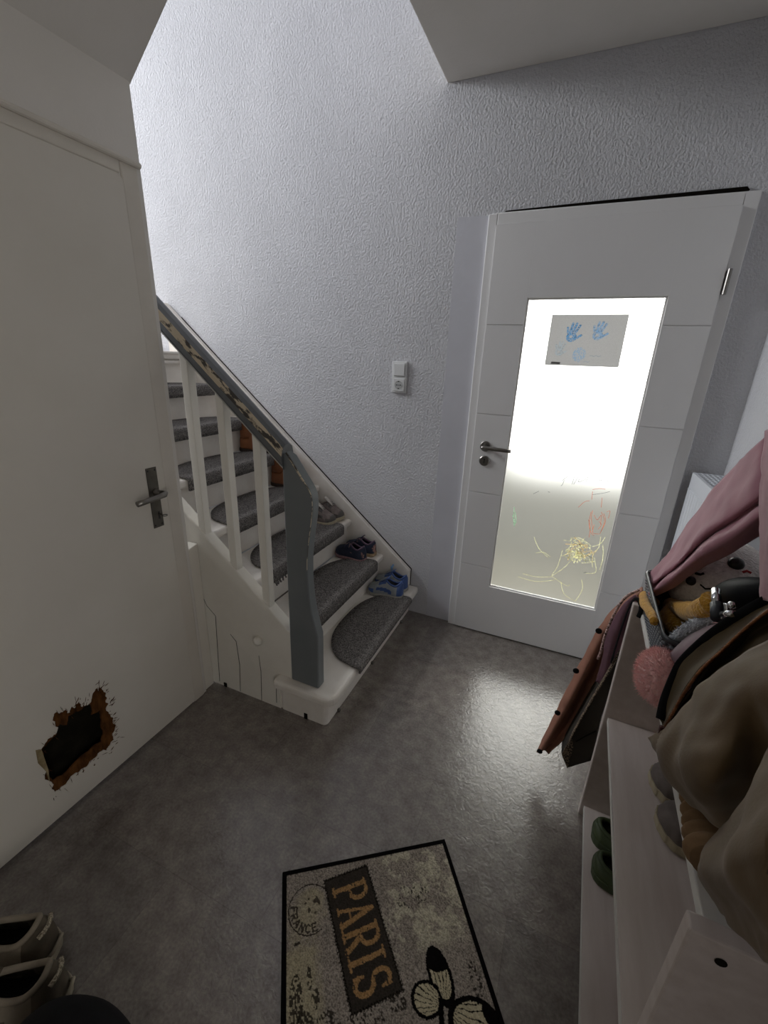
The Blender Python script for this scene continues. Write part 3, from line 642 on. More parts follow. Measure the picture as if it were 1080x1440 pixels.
# =================================================================== SHOE RACK
rz = -math.atan2(RD.x, RD.y)
rack = thing('shoe_rack', 'whitewashed wooden shoe rack with two shelves and a top board, under the coats', 'shoe rack', tuple(RP+RD*(-0.4)+RN*0.17), rz)
DEP = 0.335
def rbox(b, n0, n1, s0, s1, z0, z1):
    vs = [tuple(rk(n, s, z)) for z in (z0, z1) for s in (s0, s1) for n in (n0, n1)]
    b.add(vs, [(0, 2, 3, 1), (4, 5, 7, 6), (0, 1, 5, 4), (2, 6, 7, 3), (0, 4, 6, 2), (1, 3, 7, 5)])
b = MB(); rbox(b, 0, DEP, -0.020, 0, 0, 0.822); b.build('side_panel', M['rackwood'], rack, bevel=0.003)
b = MB(); rbox(b, 0, DEP, -0.820, -0.797, 0, 0.824); npn = b.build('side_panel', M['rackwood'], rack, bevel=0.003)
b = MB(); p = rk(0.037, -0.8205, 0.795); b.lathe([(0.0062, 0), (0.0062, 0.0006), (0, 0.0006)], p, -RD, 14); b.build('screw_hole', M['crack'], npn)
for zt in (0.047, 0.427):
    b = MB(); rbox(b, 0.013, DEP-0.01, -0.797, -0.020, zt-0.018, zt); b.build('shelf', M['rackwood'], rack, bevel=0.002)
    b = MB(); rbox(b, 0.0115, 0.0128, -0.797, -0.020, zt-0.018, zt-0.0005); b.build('edge_band', M['rackedge'], rack)
b = MB(); rbox(b, 0.024, DEP-0.005, -0.797, -0.020, 0.784, 0.803); b.build('top_board', M['rackedge'], rack, bevel=0.002)
b = MB(); rbox(b, DEP-0.012, DEP-0.004, -0.797, -0.020, 0.05, 0.784); b.build('back_panel', M['rackwood'], rack)

# =================================================================== SHOES
def shoe(name, label, group, loc, rz_, L, W, H, mats, open_=(0.06, 0.48), heel=0.075, toe=0.045, solet=0.018, cat='shoe', laces=True, shaft=0, toe_cap=None, band=None, tongue=True, strap=False, tilt=0, instep=None):
    """heel at x=0, toe at x=L. mats: dict upper, sole, lining, lace, accent"""
    r = thing(name, label, cat, loc, rz_, group)
    MW = Matrix.Translation(Vector(loc)) @ Matrix.Rotation(rz_, 4, 'Z') @ Matrix.Rotation(tilt, 4, 'Y')
    def wid(t):
        pts = [(0, .14), (.025, .30), (.075, .41), (.2, .47), (.4, .46), (.6, .52), (.75, .56), (.87, .50), (.95, .36), (1, .10)]
        for i in range(len(pts)-1):
            if t <= pts[i+1][0]:
                q = (t-pts[i][0])/(pts[i+1][0]-pts[i][0]); q = q*q*(3-2*q) if i > 4 else q; return W*(pts[i][1]+(pts[i+1][1]-pts[i][1])*q)
        return W*.1
    instep = instep or H
    def hei(t):
        pts = [(0, heel*.92), (.05, heel), (.2, heel*.86), (.42, instep*.98), (.5, instep*.95), (.65, instep*.62+toe*.3), (.8, toe*1.1), (.92, toe*.92), (.98, toe*.66), (1, toe*.4)]
        for i in range(len(pts)-1):
            if t <= pts[i+1][0]: q = (t-pts[i][0])/(pts[i+1][0]-pts[i][0]); return pts[i][1]+(pts[i+1][1]-pts[i][1])*q
        return toe*.4
    def olim(t):
        tc, hw_ = (open_[0]+open_[1])/2, (open_[1]-open_[0])/2; q = (t-tc)/hw_; q = max(-1, min(1, q))
        return 0.5-0.215*math.sqrt(max(0, 1-abs(q)**(2.6 if q < 0 else 1.9)))
    def upt(t, jn, push=0):
        w2 = wid(t)+push; hh = hei(t); a = math.pi*jn; cx, sx_ = math.cos(a), math.sin(a)
        y = -w2*(abs(cx)**0.62)*(1 if cx > 0 else -1)*(1-0.30*max(0, sx_)**2*(1 if t < .6 else .5))
        return (L*t, y, solet*.85+hh*(abs(sx_)**0.8)+push)
    NS, NA = 64, 40; ts = [i/(NS-1) for i in range(NS)]
    # sole
    b = MB(); rings = []
    for t in ts:
        w2 = wid(t)+0.004; sp = 0.25*solet*max(0, (t-.75)/.25)**2*2; x = L*(t*1.02-0.01)
        rings.append([(x, -w2*.95, sp), (x, -w2, sp+solet*.4), (x, -w2*.97, sp*0.8+solet), (x, w2*.97, sp*.8+solet), (x, w2, sp+solet*.4), (x, w2*.95, sp)])
    b.loft(rings, True, 0, True); v = [tuple(MW @ Vector(p)) for p in b.v]; b.v = v
    b.build('sole', mats['sole'], r, smooth=False, bevel=0.002)
    # upper
    b = MB(); o = 0; rings = []
    for t in ts:
        w2 = wid(t); hh = hei(t); x = L*t; ring = []
        for j in range(NA+1):
            a = math.pi*j/NA; cx, sx_ = math.cos(a), math.sin(a)
            e = 0.62; y = -w2*(abs(cx)**e)*(1 if cx > 0 else -1); z = solet*.85+(hh)*(abs(sx_)**0.8)
            y *= 1-0.30*max(0, sx_)**2*(1 if t < .6 else .5)
            ring.append(tuple(MW @ Vector((x, y, z))))
        rings.append(ring)
    n = NA+1
    for rg in rings: b.v += rg
    for i in range(NS-1):
        tm = (ts[i]+ts[i+1])/2
        for j in range(NA):
            if open_ and open_[0] < tm < open_[1]:
                lim = olim(tm)
                if lim*NA < j+0.5 < (1-lim)*NA: continue
            mi = 0; jm = (j+.5)/NA; side = min(jm, 1-jm)
            if mats.get('accent'):
                if tm > .80 and side < .17: mi = 1
                if tm < .14: mi = 1
                if .28 < tm < .72 and abs(side-(.06+.22*(tm-.28))) < .045: mi = 1
                if .46 < tm < .66 and .27 < side < .40: mi = 1
            if toe_cap and tm > toe_cap: mi = 2
            b.f.append((i*n+j, i*n+j+1, (i+1)*n+j+1, (i+1)*n+j)); b.mi.append(mi)
    b.f.append(tuple(range(n))); b.mi.append(1 if mats.get('accent') else 0); b.f.append(tuple((NS-1)*n+j for j in range(n))); b.mi.append(2 if toe_cap else 0)
    up = b.build('upper', [mats['upper'], mats.get('accent') or mats['upper'], mats.get('cap') or mats['sole']], r, smooth=True, solid=0.0035, off=-1)
    if open_:
        # lining: dark footbed
        b = MB(); rings = []
        for t in [open_[0]+(open_[1]+.25-open_[0])*i/10 for i in range(11)]:
            w2 = wid(t)*.86; x = L*t; rings.append([tuple(MW @ Vector((x, y*w2, solet+0.006+0.004*abs(y)))) for y in (-1, -.5, 0, .5, 1)])
        b.loft(rings, False); b.build('insole', mats['lining'], r, smooth=True, solid=0.002)
        # padded collar rim
        loop = []
        for i in range(17):
            t = (open_[0]+open_[1])/2-(open_[1]-open_[0])/2*math.cos(math.pi*i/16); loop.append(MW @ Vector(upt(t, olim(t))))
        for i in range(15, 0, -1):
            t = (open_[0]+open_[1])/2-(open_[1]-open_[0])/2*math.cos(math.pi*i/16); loop.append(MW @ Vector(upt(t, 1-olim(t))))
        loop = crline(loop[-2:]+loop+loop[:3], 3)[6:-6]; loop[-1] = loop[0]; b = MB(); b.tube(loop, 0.0058*W/0.09, 10, cap=False); b.build('collar', mats.get('collar') or mats['upper'], r, smooth=True)
    if tongue and open_:
        b = MB(); rows = []
        for t, dz in ((.66, .002), (.55, .006), (.46, .012), (.39, .024)):
            w2 = wid(t)*.36; z = solet*.85+hei(max(t, .45))*1.0+dz; rows.append([tuple(MW @ Vector((L*t, y*w2, z-0.003*abs(y)))) for y in (-1, -.5, 0, .5, 1)])
        b.loft(rows, False); b.build('tongue', mats.get('tongue') or mats['upper'], r, smooth=True, solid=0.004)
    if laces:
        b = MB()
        for i in range(5):
            t = .48+.04*i; w2 = wid(t)*.42; z = solet*.85+hei(t)+0.010-0.001*i
            b.tube([MW @ Vector((L*t, -w2, z-.006)), MW @ Vector((L*(t+.01), 0, z)), MW @ Vector((L*(t+.03), w2, z-.006))], 0.0018, 6)
        b.build('lace', mats['lace'], r, smooth=True)
    if strap:
        b = MB()
        for t in (.50, .60):
            w2 = wid(t); rows = []
            for dt in (-.035, .035):
                row = []
                for j in range(9):
                    a = math.pi*(.18+.64*j/8); row.append(tuple(MW @ Vector((L*(t+dt), -w2*1.03*(abs(math.cos(a))**.62)*(1 if math.cos(a) > 0 else -1), solet*.85+0.003+hei(t+dt)*1.03*math.sin(a)**.8))))
                rows.append(row)
            b.loft(rows, False)
        b.build('strap', mats['accent'] or mats['upper'], r, smooth=True, solid=0.003)
    if shaft:
        b = MB(); rings = []
        for i in range(6):
            q = i/5; ring = []
            for j in range(20):
                a = 2*math.pi*j/20; x = L*.22+math.cos(a)*L*(.235+.02*q); y = math.sin(a)*W*(.42+.04*q); ring.append(tuple(MW @ Vector((x+0.01*q, y, solet+heel*.6+shaft*q))))
            rings.append(ring)
        b.loft(rings, True); b.build('shaft', mats['upper'], r, smooth=True, solid=0.003)
    return r
blue = mat('blue_leather', '425c93', 0.6, '3a5286', 30); ltg = mat('light_grey_leather', '989da0', 0.6, '8a9093', 30); sol = mat('off_white_rubber', '9d9a92', 0.6); dk = mat('dark_lining', '16181e', 0.9)
navyl = mat('navy_lining', '27366a', 0.9)
smats = dict(upper=ltg, accent=blue, sole=sol, lining=navyl, lace=ltg, collar=blue, tongue=blue)
g1 = 'shoes stored on the stair treads'
zt = RISE
s1 = shoe('sneaker', 'front blue and grey child sneaker on the lowest step', g1, (-0.279, -0.128, zt+0.001), math.pi+0.10, 0.205, 0.082, 0.082, smats, heel=0.078, toe=0.040, solet=0.019)
s2 = shoe('sneaker', 'rear blue and grey child sneaker on the lowest step, against the wall', g1, (-0.284, -0.048, zt+0.001), math.pi-0.06, 0.205, 0.080, 0.082, smats, heel=0.078, toe=0.040, solet=0.019)
b = MB(); b.tube([(-0.385, -0.035, zt+0.075), (-0.392, -0.030, zt+0.12), (-0.382, -0.028, zt+0.14)], [0.007, 0.008, 0.004], 8, flat=(0.35, 1)); b.build('pull_tab', mat('pale_blue_webbing', '7b9fc4', 0.8), s2, smooth=True)
navy = mat('navy_mesh', '1a2133', 0.85, '232b40', 60); pink = mat('dusty_pink_rubber', 'a98a86', 0.7, '7e5f63', 25)
nm = dict(upper=navy, accent=mat('navy_trim', '20283c', 0.8, 'a47d72', 14, (0.55, 0.6)), sole=pink, lining=dk, lace=pink, collar=mat('plum_binding', '5d4a5c', 0.8), tongue=navy)
zt = 2*RISE
shoe('kids_shoe', 'front navy child shoe with pink sole on the second step', g1, (-0.510, -0.150, zt+0.001), math.pi-0.12, 0.195, 0.080, 0.076, nm, heel=0.072, toe=0.044, solet=0.020, laces=False, strap=True)
shoe('kids_shoe', 'rear navy child shoe with tan heel on the second step, by the wall', g1, (-0.492, -0.050, zt+0.001), math.pi-0.04, 0.195, 0.078, 0.076, dict(nm, sole=mat('tan_rubber', 'a68f6f', 0.7)), heel=0.072, toe=0.044, solet=0.020, laces=False, strap=True)
taupe = mat('taupe_suede', '81756f', 0.85, '6a5f5b', 50); wh = mat('pale_laces', 'b9b2aa', 0.8); gum = mat('beige_rubber', 'b2a78e', 0.7)
tm_ = dict(upper=taupe, accent=mat('charcoal_trim', '4b4745', 0.8, '5f5955', 60, (0.5, 0.55)), sole=gum, lining=dk, lace=mat('black_laces', '2a2728', 0.8), cap=mat('grey_toe', '5a5652', 0.7), collar=taupe, tongue=wh)
zt = 3*RISE
shoe('sneaker', 'front taupe laced sneaker on the third step, right of the newel post', g1, (-0.916, -0.150, zt+0.001), 0.08, 0.205, 0.085, 0.088, tm_, heel=0.07, toe=0.042, solet=0.022, toe_cap=0.9)
shoe('sneaker', 'rear taupe laced sneaker on the third step, along the wall', g1, (-0.908, -0.050, zt+0.001), 0.0, 0.205, 0.080, 0.088, tm_, heel=0.07, toe=0.042, solet=0.022, toe_cap=0.9)
tan = mat('tan_leather', '8a552f', 0.6, '77462a', 18); bsole = mat('dark_brown_sole', '2b1d14', 0.7)
bm_ = dict(upper=tan, accent=None, sole=bsole, lining=dk, lace=bsole)
shoe('boot', 'brown leather boot on the fourth step, beside the newel post top', g1, (-1.136, -0.125, 4*RISE+0.001), 0.0, 0.23, 0.095, 0.10, bm_, heel=0.10, toe=0.06, solet=0.022, cat='boot', shaft=0.10, tongue=False)
shoe('boot', 'brown leather boot on the fifth step, under the handrail', g1, (-1.352, -0.125, 5*RISE+0.001), 0.0, 0.23, 0.095, 0.10, bm_, heel=0.10, toe=0.06, solet=0.022, cat='boot', shaft=0.10, tongue=False)
# beige sneakers, bottom left
bg = mat('beige_suede', '8c8272', 0.9, '7c7263', 25, bump=0.2, bscale=300); bgd = mat('brown_suede', '5b5142', 0.9, '4a4236', 20)
bgm = dict(upper=bg, accent=bgd, sole=mat('sand_rubber', '9a907e', 0.7), lining=dk, lace=bg, collar=bg, tongue=bgd)
g2 = 'beige sneakers on the floor by the old door'
shoe('sneaker', 'nearer beige suede sneaker at the bottom left, heel towards the room', g2, (-0.425, -1.885, 0.001), math.pi+0.60, 0.29, 0.105, 0.10, bgm, heel=0.112, toe=0.06, solet=0.026)
shoe('sneaker', 'farther beige suede sneaker at the left edge, half out of view', g2, (-0.535, -1.845, 0.001), math.pi+0.52, 0.29, 0.105, 0.10, bgm, heel=0.112, toe=0.06, solet=0.026)
for r_ in [o_ for o_ in list(C.objects) if o_.get('group') == g2]:
    MWs = Matrix.Translation(r_.location) @ Matrix.Rotation(r_.rotation_euler.z, 4, 'Z'); b = MB()
    b.tube([MWs @ Vector(p) for p in ((0.004, -0.022, 0.030), (-0.010, -0.017, 0.045), (-0.014, 0, 0.052), (-0.010, 0.017, 0.045), (0.004, 0.022, 0.030))], 0.0045, 8); b.build('heel_fin', bgm['sole'], r_, smooth=True)
    b = MB(); b.tube([MWs @ Vector(p) for p in ((0.006, -0.024, 0.114), (-0.001, -0.012, 0.117), (-0.003, 0, 0.118), (-0.001, 0.012, 0.117), (0.006, 0.024, 0.114))], 0.0055, 8); b.build('heel_stitching', mat('pale_stitching', 'b3a994', 0.9, '6e6453', 260, (0.45, 0.55)), r_, smooth=True)
# rack shoes (toes out) and clogs
gr = mat('taupe_canvas', '6b625d', 0.9, '5c544f', 30); crm = mat('cream_rubber', 'a2977f', 0.7)
rm = dict(upper=gr, accent=None, sole=crm, lining=dk, lace=gr)
g3 = 'shoes stored on the shoe rack'
for lb, s_ in (('taupe shoe with cream sole on the upper rack shelf, farther one', -0.215), ('taupe shoe with cream sole on the upper rack shelf, nearer one', -0.318)):
    p = rk(0.095+0.222, s_, 0.428); shoe('slip_on_shoe', lb, g3, tuple(p-RN*0.0), math.pi+rz+(0.03 if s_ > -0.3 else 0.12), 0.218, 0.10, 0.07, rm, open_=(0.08, 0.42), heel=0.06, toe=0.045, solet=0.024, laces=False, tongue=False)
cl = mat('olive_green_foam', '3f4a2c', 0.6, '37422a', 20); cm_ = dict(upper=cl, accent=None, sole=cl, lining=mat('dark_green_footbed', '1b2015', 0.8), lace=cl)
for lb, s_ in (('green foam clog on the lower rack shelf, farther one', -0.105), ('green foam clog on the lower rack shelf, nearer one', -0.215)):
    p = rk(0.036, s_, 0.048); shoe('clog', lb, g3, tuple(p), rz+(0.0 if s_ > -0.2 else 0.02)-0.10, 0.255, 0.105, 0.075, cm_, open_=(0.05, 0.52), heel=0.035, toe=0.05, solet=0.024, cat='clog', laces=False, tongue=False)

# black bag at the bottom edge
b = MB(); cx, cy = -0.245, -1.985; rings = []
for i in range(13):
    q = i/12; z = 0.24*q; rr = math.sqrt(max(0, 1-(q*0.97)**3.2)); rings.append([(cx+0.16*rr*math.cos(a)+0.01*mnoise.noise(Vector((math.cos(a), math.sin(a), q*3))), cy+0.12*rr*math.sin(a), z+0.001) for a in [2*math.pi*j/56 for j in range(56)]])
b.loft(rings, True, 0, True)
bag = thing('bag', 'black rounded bag on the floor beside the beige sneakers', 'bag', (cx, cy, 0)); b.build('bag_body', M['blackcloth'], bag, smooth=True)
b = MB(); b.tube([(cx-0.10+0.2*i/10, cy+0.055*0+0.01, 0.20+0.04*math.sin(math.pi*i/10)+0.005) for i in range(11)], 0.007, 8); b.build('bag_handle', M['blackcloth'], bag, smooth=True)

# =================================================================== DOORMAT
e1 = np.array([.815, .58]); e1 /= np.linalg.norm(e1); e2 = np.array([e1[1], -e1[0]]); OM = np.array([-.134, -1.462])
MW_, MH_ = 0.505, 0.75; na, nb = 330, 480
A, B = np.meshgrid(np.linspace(0, MW_, na), np.linspace(0, MH_, nb))
wob = 0.0012; A2 = A+wob*(vnoise(A*400, B*400, 2)-.5)*2; B2 = B+wob*(vnoise(A*400, B*400, 4)-.5)*2
grain = vnoise(A*520, B*520, 1); g2_ = vnoise(A*40, B*40, 7)
col = np.ones((nb, na, 3))*L3('8a8178')
col *= (0.30+1.4*grain)[..., None]*(0.92+0.16*g2_)[..., None]
def put(mask, hexc, al=1.0, gr=0.5):
    global col
    m_ = (np.clip(mask, 0, 1)*al)[..., None]; c_ = L3(hexc)*((1-gr/2)+gr*grain)[..., None]; col = col*(1-m_)+c_*m_
# cream patches at the left and scratchy marks at the right
put(np.clip((0.105-A2)/0.012, 0, 1)*np.clip((B2-0.05)/0.02, 0, 1)*np.clip((vnoise(A*24, B*18, 3)+0.5*vnoise(A*150, B*150, 5)-0.45)*1.6, 0, 1), '9a917a', 0.75, 0.9)
put(np.clip((0.088-A2)/0.01, 0, 1)*np.clip((B2-0.18)/0.02, 0, 1)*np.clip((0.33-B2)/0.02, 0, 1)*(0.4+0.6*vnoise(A*60, B*60, 8)), 'a0967b', 0.7, 0.9)
sc_ = vnoise(A*34+B*20, B*38-A*30, 12)+0.5*vnoise(A*150, B*150, 13)
put(np.clip((sc_-0.72)*3.0, 0, 1)*np.clip((A2-0.26)/0.02, 0, 1)*np.clip((0.26-B2)/0.03, 0, 1)*(0.35+0.9*vnoise(A*300, B*300, 14)), 'c2bba4', 0.8, 0.8)
# sign: tilted dark panel with serif letters
ct, st_ = math.cos(math.radians(8.2)), math.sin(math.radians(8.2))
U = (A2-0.1185)*ct-(B2-0.050)*st_*1.0; V = (A2-0.1185)*st_+(B2-0.050)*ct      # U across, V along
inr = (U > 0) & (U < 0.131) & (V > -0.004) & (V < 0.284)
put(inr.astype(float), '35302b', 1, 0.7)
ed = np.minimum(np.minimum(U, 0.131-U), np.minimum(V+0.004, 0.284-V)); dots = (np.sin(V*900)*np.sin(U*900) > -0.1)
put((inr & (ed < 0.0045) & dots).astype(float), '15120f', 1, 0.3)
out = (np.maximum(np.maximum(-U, U-0.131), np.maximum(-0.004-V, V-0.284))); put(((out > 0) & (out < 0.003) & (np.sin(V*700+U*700) > 0)).astype(float), '1a1714', 0.9, 0.3)
def letter(ch, v0, v1, u0, u1):
    # local x along reading (0..1), y up (0..1)
    x = (V-v0)/(v1-v0); y = (U-u0)/(u1-u0); asp = (v1-v0)/(u1-u0); X = x*asp; Wd = asp
    d = np.full(X.shape, 9.0)
    def S(ax, ay, bx, by, t):
        nonlocal d; d = np.minimum(d, seg(X, y, ax*Wd, ay, bx*Wd, by)-t)
    def arc(cx, cy, rx, ry, a0, a1, t, n=14):
        for i in range(n):
            p, q = math.radians(a0+(a1-a0)*i/n), math.radians(a0+(a1-a0)*(i+1)/n)
            S(cx+rx*math.cos(p), cy+ry*math.sin(p), cx+rx*math.cos(q), cy+ry*math.sin(q), t)
    T = .062; tn = .03
    if ch in 'PR':
        S(.24, 0.05, .24, .95, T); S(.05, 0.03, .45, 0.03, tn); S(.05, .97, .5, .97, tn); arc(.5, .72, .36, .25, 90, -90, T*.9); S(.24, .47, .5, .47, tn); S(.24, .97, .5, .97, tn)
        if ch == 'R': S(.48, .46, .86, .05, T); S(.76, .03, .99, .03, tn)
    elif ch == 'A':
        S(.5, .97, .16, .05, tn*1.3); S(.5, .97, .84, .05, T); S(.28, .33, .72, .33, tn); S(.02, .03, .32, .03, tn); S(.66, .03, .99, .03, tn)
    elif ch == 'I':
        S(.5, .05, .5, .95, T); S(.15, .03, .85, .03, tn); S(.15, .97, .85, .97, tn)
    elif ch == 'S':
        arc(.5, .74, .33, .22, 30, 270, T*.85); arc(.5, .28, .36, .24, 90, -150, T*.95); S(.82, .72, .82, .95, tn); S(.16, .30, .16, .04, tn)
    return d < 0
wear = vnoise(A*260, B*260, 21)+0.35*vnoise(A*70, B*70, 22)
for ch, v0, v1 in (('P', 0.022, 0.074), ('A', 0.074, 0.126), ('R', 0.128, 0.180), ('I', 0.182, 0.216), ('S', 0.220, 0.268)):
    L_ = letter(ch, v0, v1, 0.018, 0.114); put((L_ & (wear > 0.28)).astype(float), '9a7850', 0.95, 0.9)
# round postmark with FRANCE along its lower left
rc = np.hypot(A2-0.076, B2-0.106); an = np.degrees(np.arctan2(-(B2-0.106), A2-0.076))
put(((np.abs(rc-0.058) < 0.0016) & ~((A2 > 0.105) & (B2 > 0.10)) & ~inr).astype(float), '2b2622', 0.95, 0.4)
put(np.clip((0.052-rc)/0.008, 0, 1)*np.clip((vnoise(A*40, B*40, 31)-0.3)*2, 0, 1), 'a0967c', 0.6, 0.8)
def arcletter(ch, deg):
    th = math.radians(deg); cx, cy = 0.076+0.044*math.cos(th), 0.106-0.044*math.sin(th)
    ix, iy = -math.cos(th), math.sin(th)           # towards the centre = up
    rx, ry = -iy, ix
    px_, py_ = A2-cx, B2-cy; lx = (px_*rx+py_*ry)*1.0; ly = px_*ix+py_*iy; s_ = 0.0085
    lx, ly = lx/s_, ly/s_
    G = {'F': [(-.6, -1, -.6, 1), (-.6, 1, .6, 1), (-.6, .1, .3, .1)], 'R': [(-.6, -1, -.6, 1), (-.6, 1, .5, .9), (.5, .9, .5, .1), (.5, .1, -.6, 0), (-.1, 0, .7, -1)], 'A': [(-.7, -1, 0, 1), (0, 1, .7, -1), (-.4, -.3, .4, -.3)],
         'N': [(-.6, -1, -.6, 1), (-.6, 1, .6, -1), (.6, -1, .6, 1)], 'C': [(.6, .7, 0, 1), (0, 1, -.6, .5), (-.6, .5, -.6, -.5), (-.6, -.5, 0, -1), (0, -1, .6, -.7)], 'E': [(-.6, -1, -.6, 1), (-.6, 1, .6, 1), (-.6, 0, .3, 0), (-.6, -1, .6, -1)]}
    d = np.full(lx.shape, 9.0)
    for s0 in G[ch]: d = np.minimum(d, seg(lx, ly, *s0))
    return d < 0.24
for i, ch in enumerate('FRANCE'): put(arcletter(ch, 172+22*i).astype(float), '2e2824', 0.9, 0.4)
put(((np.hypot(A2-0.082, B2-0.098) < 0.022) & (vnoise(A*110, B*110, 33) > 0.66)).astype(float), '3a332d', 0.9, 0.4)
# handwriting blotches on the left
for (a0, b0, wa, wb, sd, th) in ((0.035, 0.285, 0.016, 0.052, 41, .5), (0.05, 0.35, 0.03, 0.05, 45, .55), (0.068, 0.245, 0.006, 0.024, 42, .55), (0.080, 0.285, 0.010, 0.02, 43, .6), (0.105, 0.34, 0.03, 0.03, 44, .66), (0.04, 0.175, 0.008, 0.004, 46, .3), (0.19, 0.345, 0.05, 0.02, 47, .68), (0.27, 0.33, 0.02, 0.02, 48, .6), (0.47, 0.33, 0.015, 0.04, 49, .68), (0.36, 0.13, 0.05, 0.03, 50, .80)):
    put(((np.hypot((A2-a0)/wa, (B2-b0)/wb) < 1) & (vnoise(A*330, B*240, sd) > th-0.04)).astype(float), '231e1a', 0.9, 0.4)
# butterfly
def blob(ca, cb, ra, rb, rot):
    c0, s0 = math.cos(math.radians(rot)), math.sin(math.radians(rot)); x, y = A2-ca, B2-cb; return np.hypot((x*c0+y*s0)/ra, (-x*s0+y*c0)/rb)
J = (0.377, 0.356)
def wing(ca, cb, ra, rb, rot, rim, tip=None):
    q = blob(ca, cb, ra, rb, rot); put((q < 1).astype(float), '0d0b0b', 1, 0.3)
    inn = (q < rim)
    if tip is not None: inn &= (np.hypot(A2-tip[0], B2-tip[1]) > tip[2])
    an_ = np.arctan2(B2-J[1], A2-J[0]); veins = np.abs(np.sin(an_*17+1.5*vnoise(A*60, B*60, 61))) > 0.30
    put((inn & veins).astype(float), 'b0a68c', 1, 0.6)
wing(0.384, 0.304, 0.029, 0.059, -6, 0.74, (0.392, 0.252, 0.046))
wing(0.339, 0.337, 0.038, 0.034, 20, 0.80)
wing(0.436, 0.396, 0.062, 0.045, 20, 0.78, (0.495, 0.385, 0.034))
wing(0.40, 0.44, 0.034, 0.05, -10, 0.84)
put((seg(A2, B2, 0.372, 0.345, 0.352, 0.41) < 0.006).astype(float), '0b0a0a', 1, 0.2)
put((seg(A2, B2, 0.352, 0.41, 0.30, 0.43) < 0.0018).astype(float), '0b0a0a', 1, 0.2)
# bound edge
edge = np.minimum(np.minimum(A, MW_-A), np.minimum(B, MH_-B))
isb = edge < 0.013; col[isb] = L3('0b0a0a')*(0.7+0.6*grain[isb])[:, None]
Xw = OM[0]+A*e1[0]+B*e2[0]; Yw = OM[1]+A*e1[1]+B*e2[1]; Zw = np.where(isb, 0.0075, 0.0055+0.0016*grain)
Zw[0, :] = Zw[-1, :] = 0.0005; Zw[:, 0] = Zw[:, -1] = 0.0005
dm = gridmesh('doormat', Xw, Yw, Zw, col, attr_mat('printed_pile', 1.0, 0, spec=0.05), None, (float(Xw.mean()), float(Yw.mean()), 0))
tag(dm, 'grey doormat with black edge printed with PARIS, a postmark and a butterfly', 'doormat')

# =================================================================== THINGS ON AND AROUND THE RACK
def rowpts(L): return [onn(u, v, n) for u, v, n in L]
# --- woven basket
bk = thing('basket', 'black woven basket on top of the shoe rack, holding a plush toy', 'basket', tuple(rk(0.13, -0.18, 0.805)))
weave = MB()
zb, zt_ = 0.806, 0.925
def bring(z, ins=0.0):
    q = (z-zb)/(zt_-zb); n0, n1, s0, s1 = 0.030-0.020*q+ins, 0.235+0.02*q-ins, -0.345-0.015*q+ins, -0.030+0.022*q-ins; r = 0.025
    P = []
    for cn, cs, a0 in ((n1-r, s1-r, 0), (n0+r, s1-r, 90), (n0+r, s0+r, 180), (n1-r, s0+r, 270)):
        for i in range(4): a = math.radians(a0+30*i); P.append((cn+r*math.cos(a), cs+r*math.sin(a)))
    # resample evenly
    P.append(P[0]); D = [0]
    for i in range(1, len(P)): D.append(D[-1]+math.dist(P[i], P[i-1]))
    out = []; N = 120
    for j in range(N):
        t = D[-1]*j/N; i = max(x for x in range(len(D)) if D[x] <= t+1e-12); i = min(i, len(P)-2); f_ = (t-D[i])/(D[i+1]-D[i]+1e-12); out.append((P[i][0]+(P[i+1][0]-P[i][0])*f_, P[i][1]+(P[i+1][1]-P[i][1])*f_))
    return out
b = MB()
nr = 10
for i in range(nr):
    z = zb+0.008+(zt_-zb-0.022)*i/(nr-1); rg = bring(z)
    for j in range(i % 2, 120, 2):
        p = rk(rg[j][0], rg[j][1], z); q = rk(rg[(j+1) % 120][0], rg[(j+1) % 120][1], z); t = (q-p).normalized()
        b.tube([p-t*.0065, p-t*.003, p+t*.003, p+t*.0065], [0.0022, 0.0046, 0.0046, 0.0022], 6)
b.build('weave', mat('grey_black_rattan', '3c4047', 0.3, '565b64', 60, spec=0.7), bk, smooth=True)
b = MB(); lo, hi = bring(zb, 0.001), bring(zt_-0.006, 0.001)
for j in range(0, 120, 4): b.tube([rk(lo[j][0], lo[j][1], zb), rk(hi[j][0], hi[j][1], zt_-0.006)], 0.0022, 5)
b.build('stake', mat('rattan_stake', '0e0f12', 0.6), bk)
b = MB(); rg = bring(zt_); pts = [rk(n_, s_, zt_) for n_, s_ in rg]; b.tube(pts+[pts[0]], 0.0065, 8, cap=False, flat=(0.7, 1)); b.build('rim', mat('rattan_rim', '24262b', 0.4), bk, smooth=True)
b = MB(); rg = bring(zb, 0.003); b.prism([rk(n_, s_, zb-0.0005) for n_, s_ in rg], (0, 0, 0.004)); b.build('basket_base', M['black'], bk)
b = MB(); rg0 = bring(zb, 0.008); rg1 = bring(zt_-0.01, 0.006); b.loft([[rk(n_, s_, zb+0.004) for n_, s_ in rg0], [rk(n_, s_, zt_-0.01) for n_, s_ in rg1]], True); b.build('lining', mat('dark_basket_lining', '121317', 0.9), bk, solid=0.001)

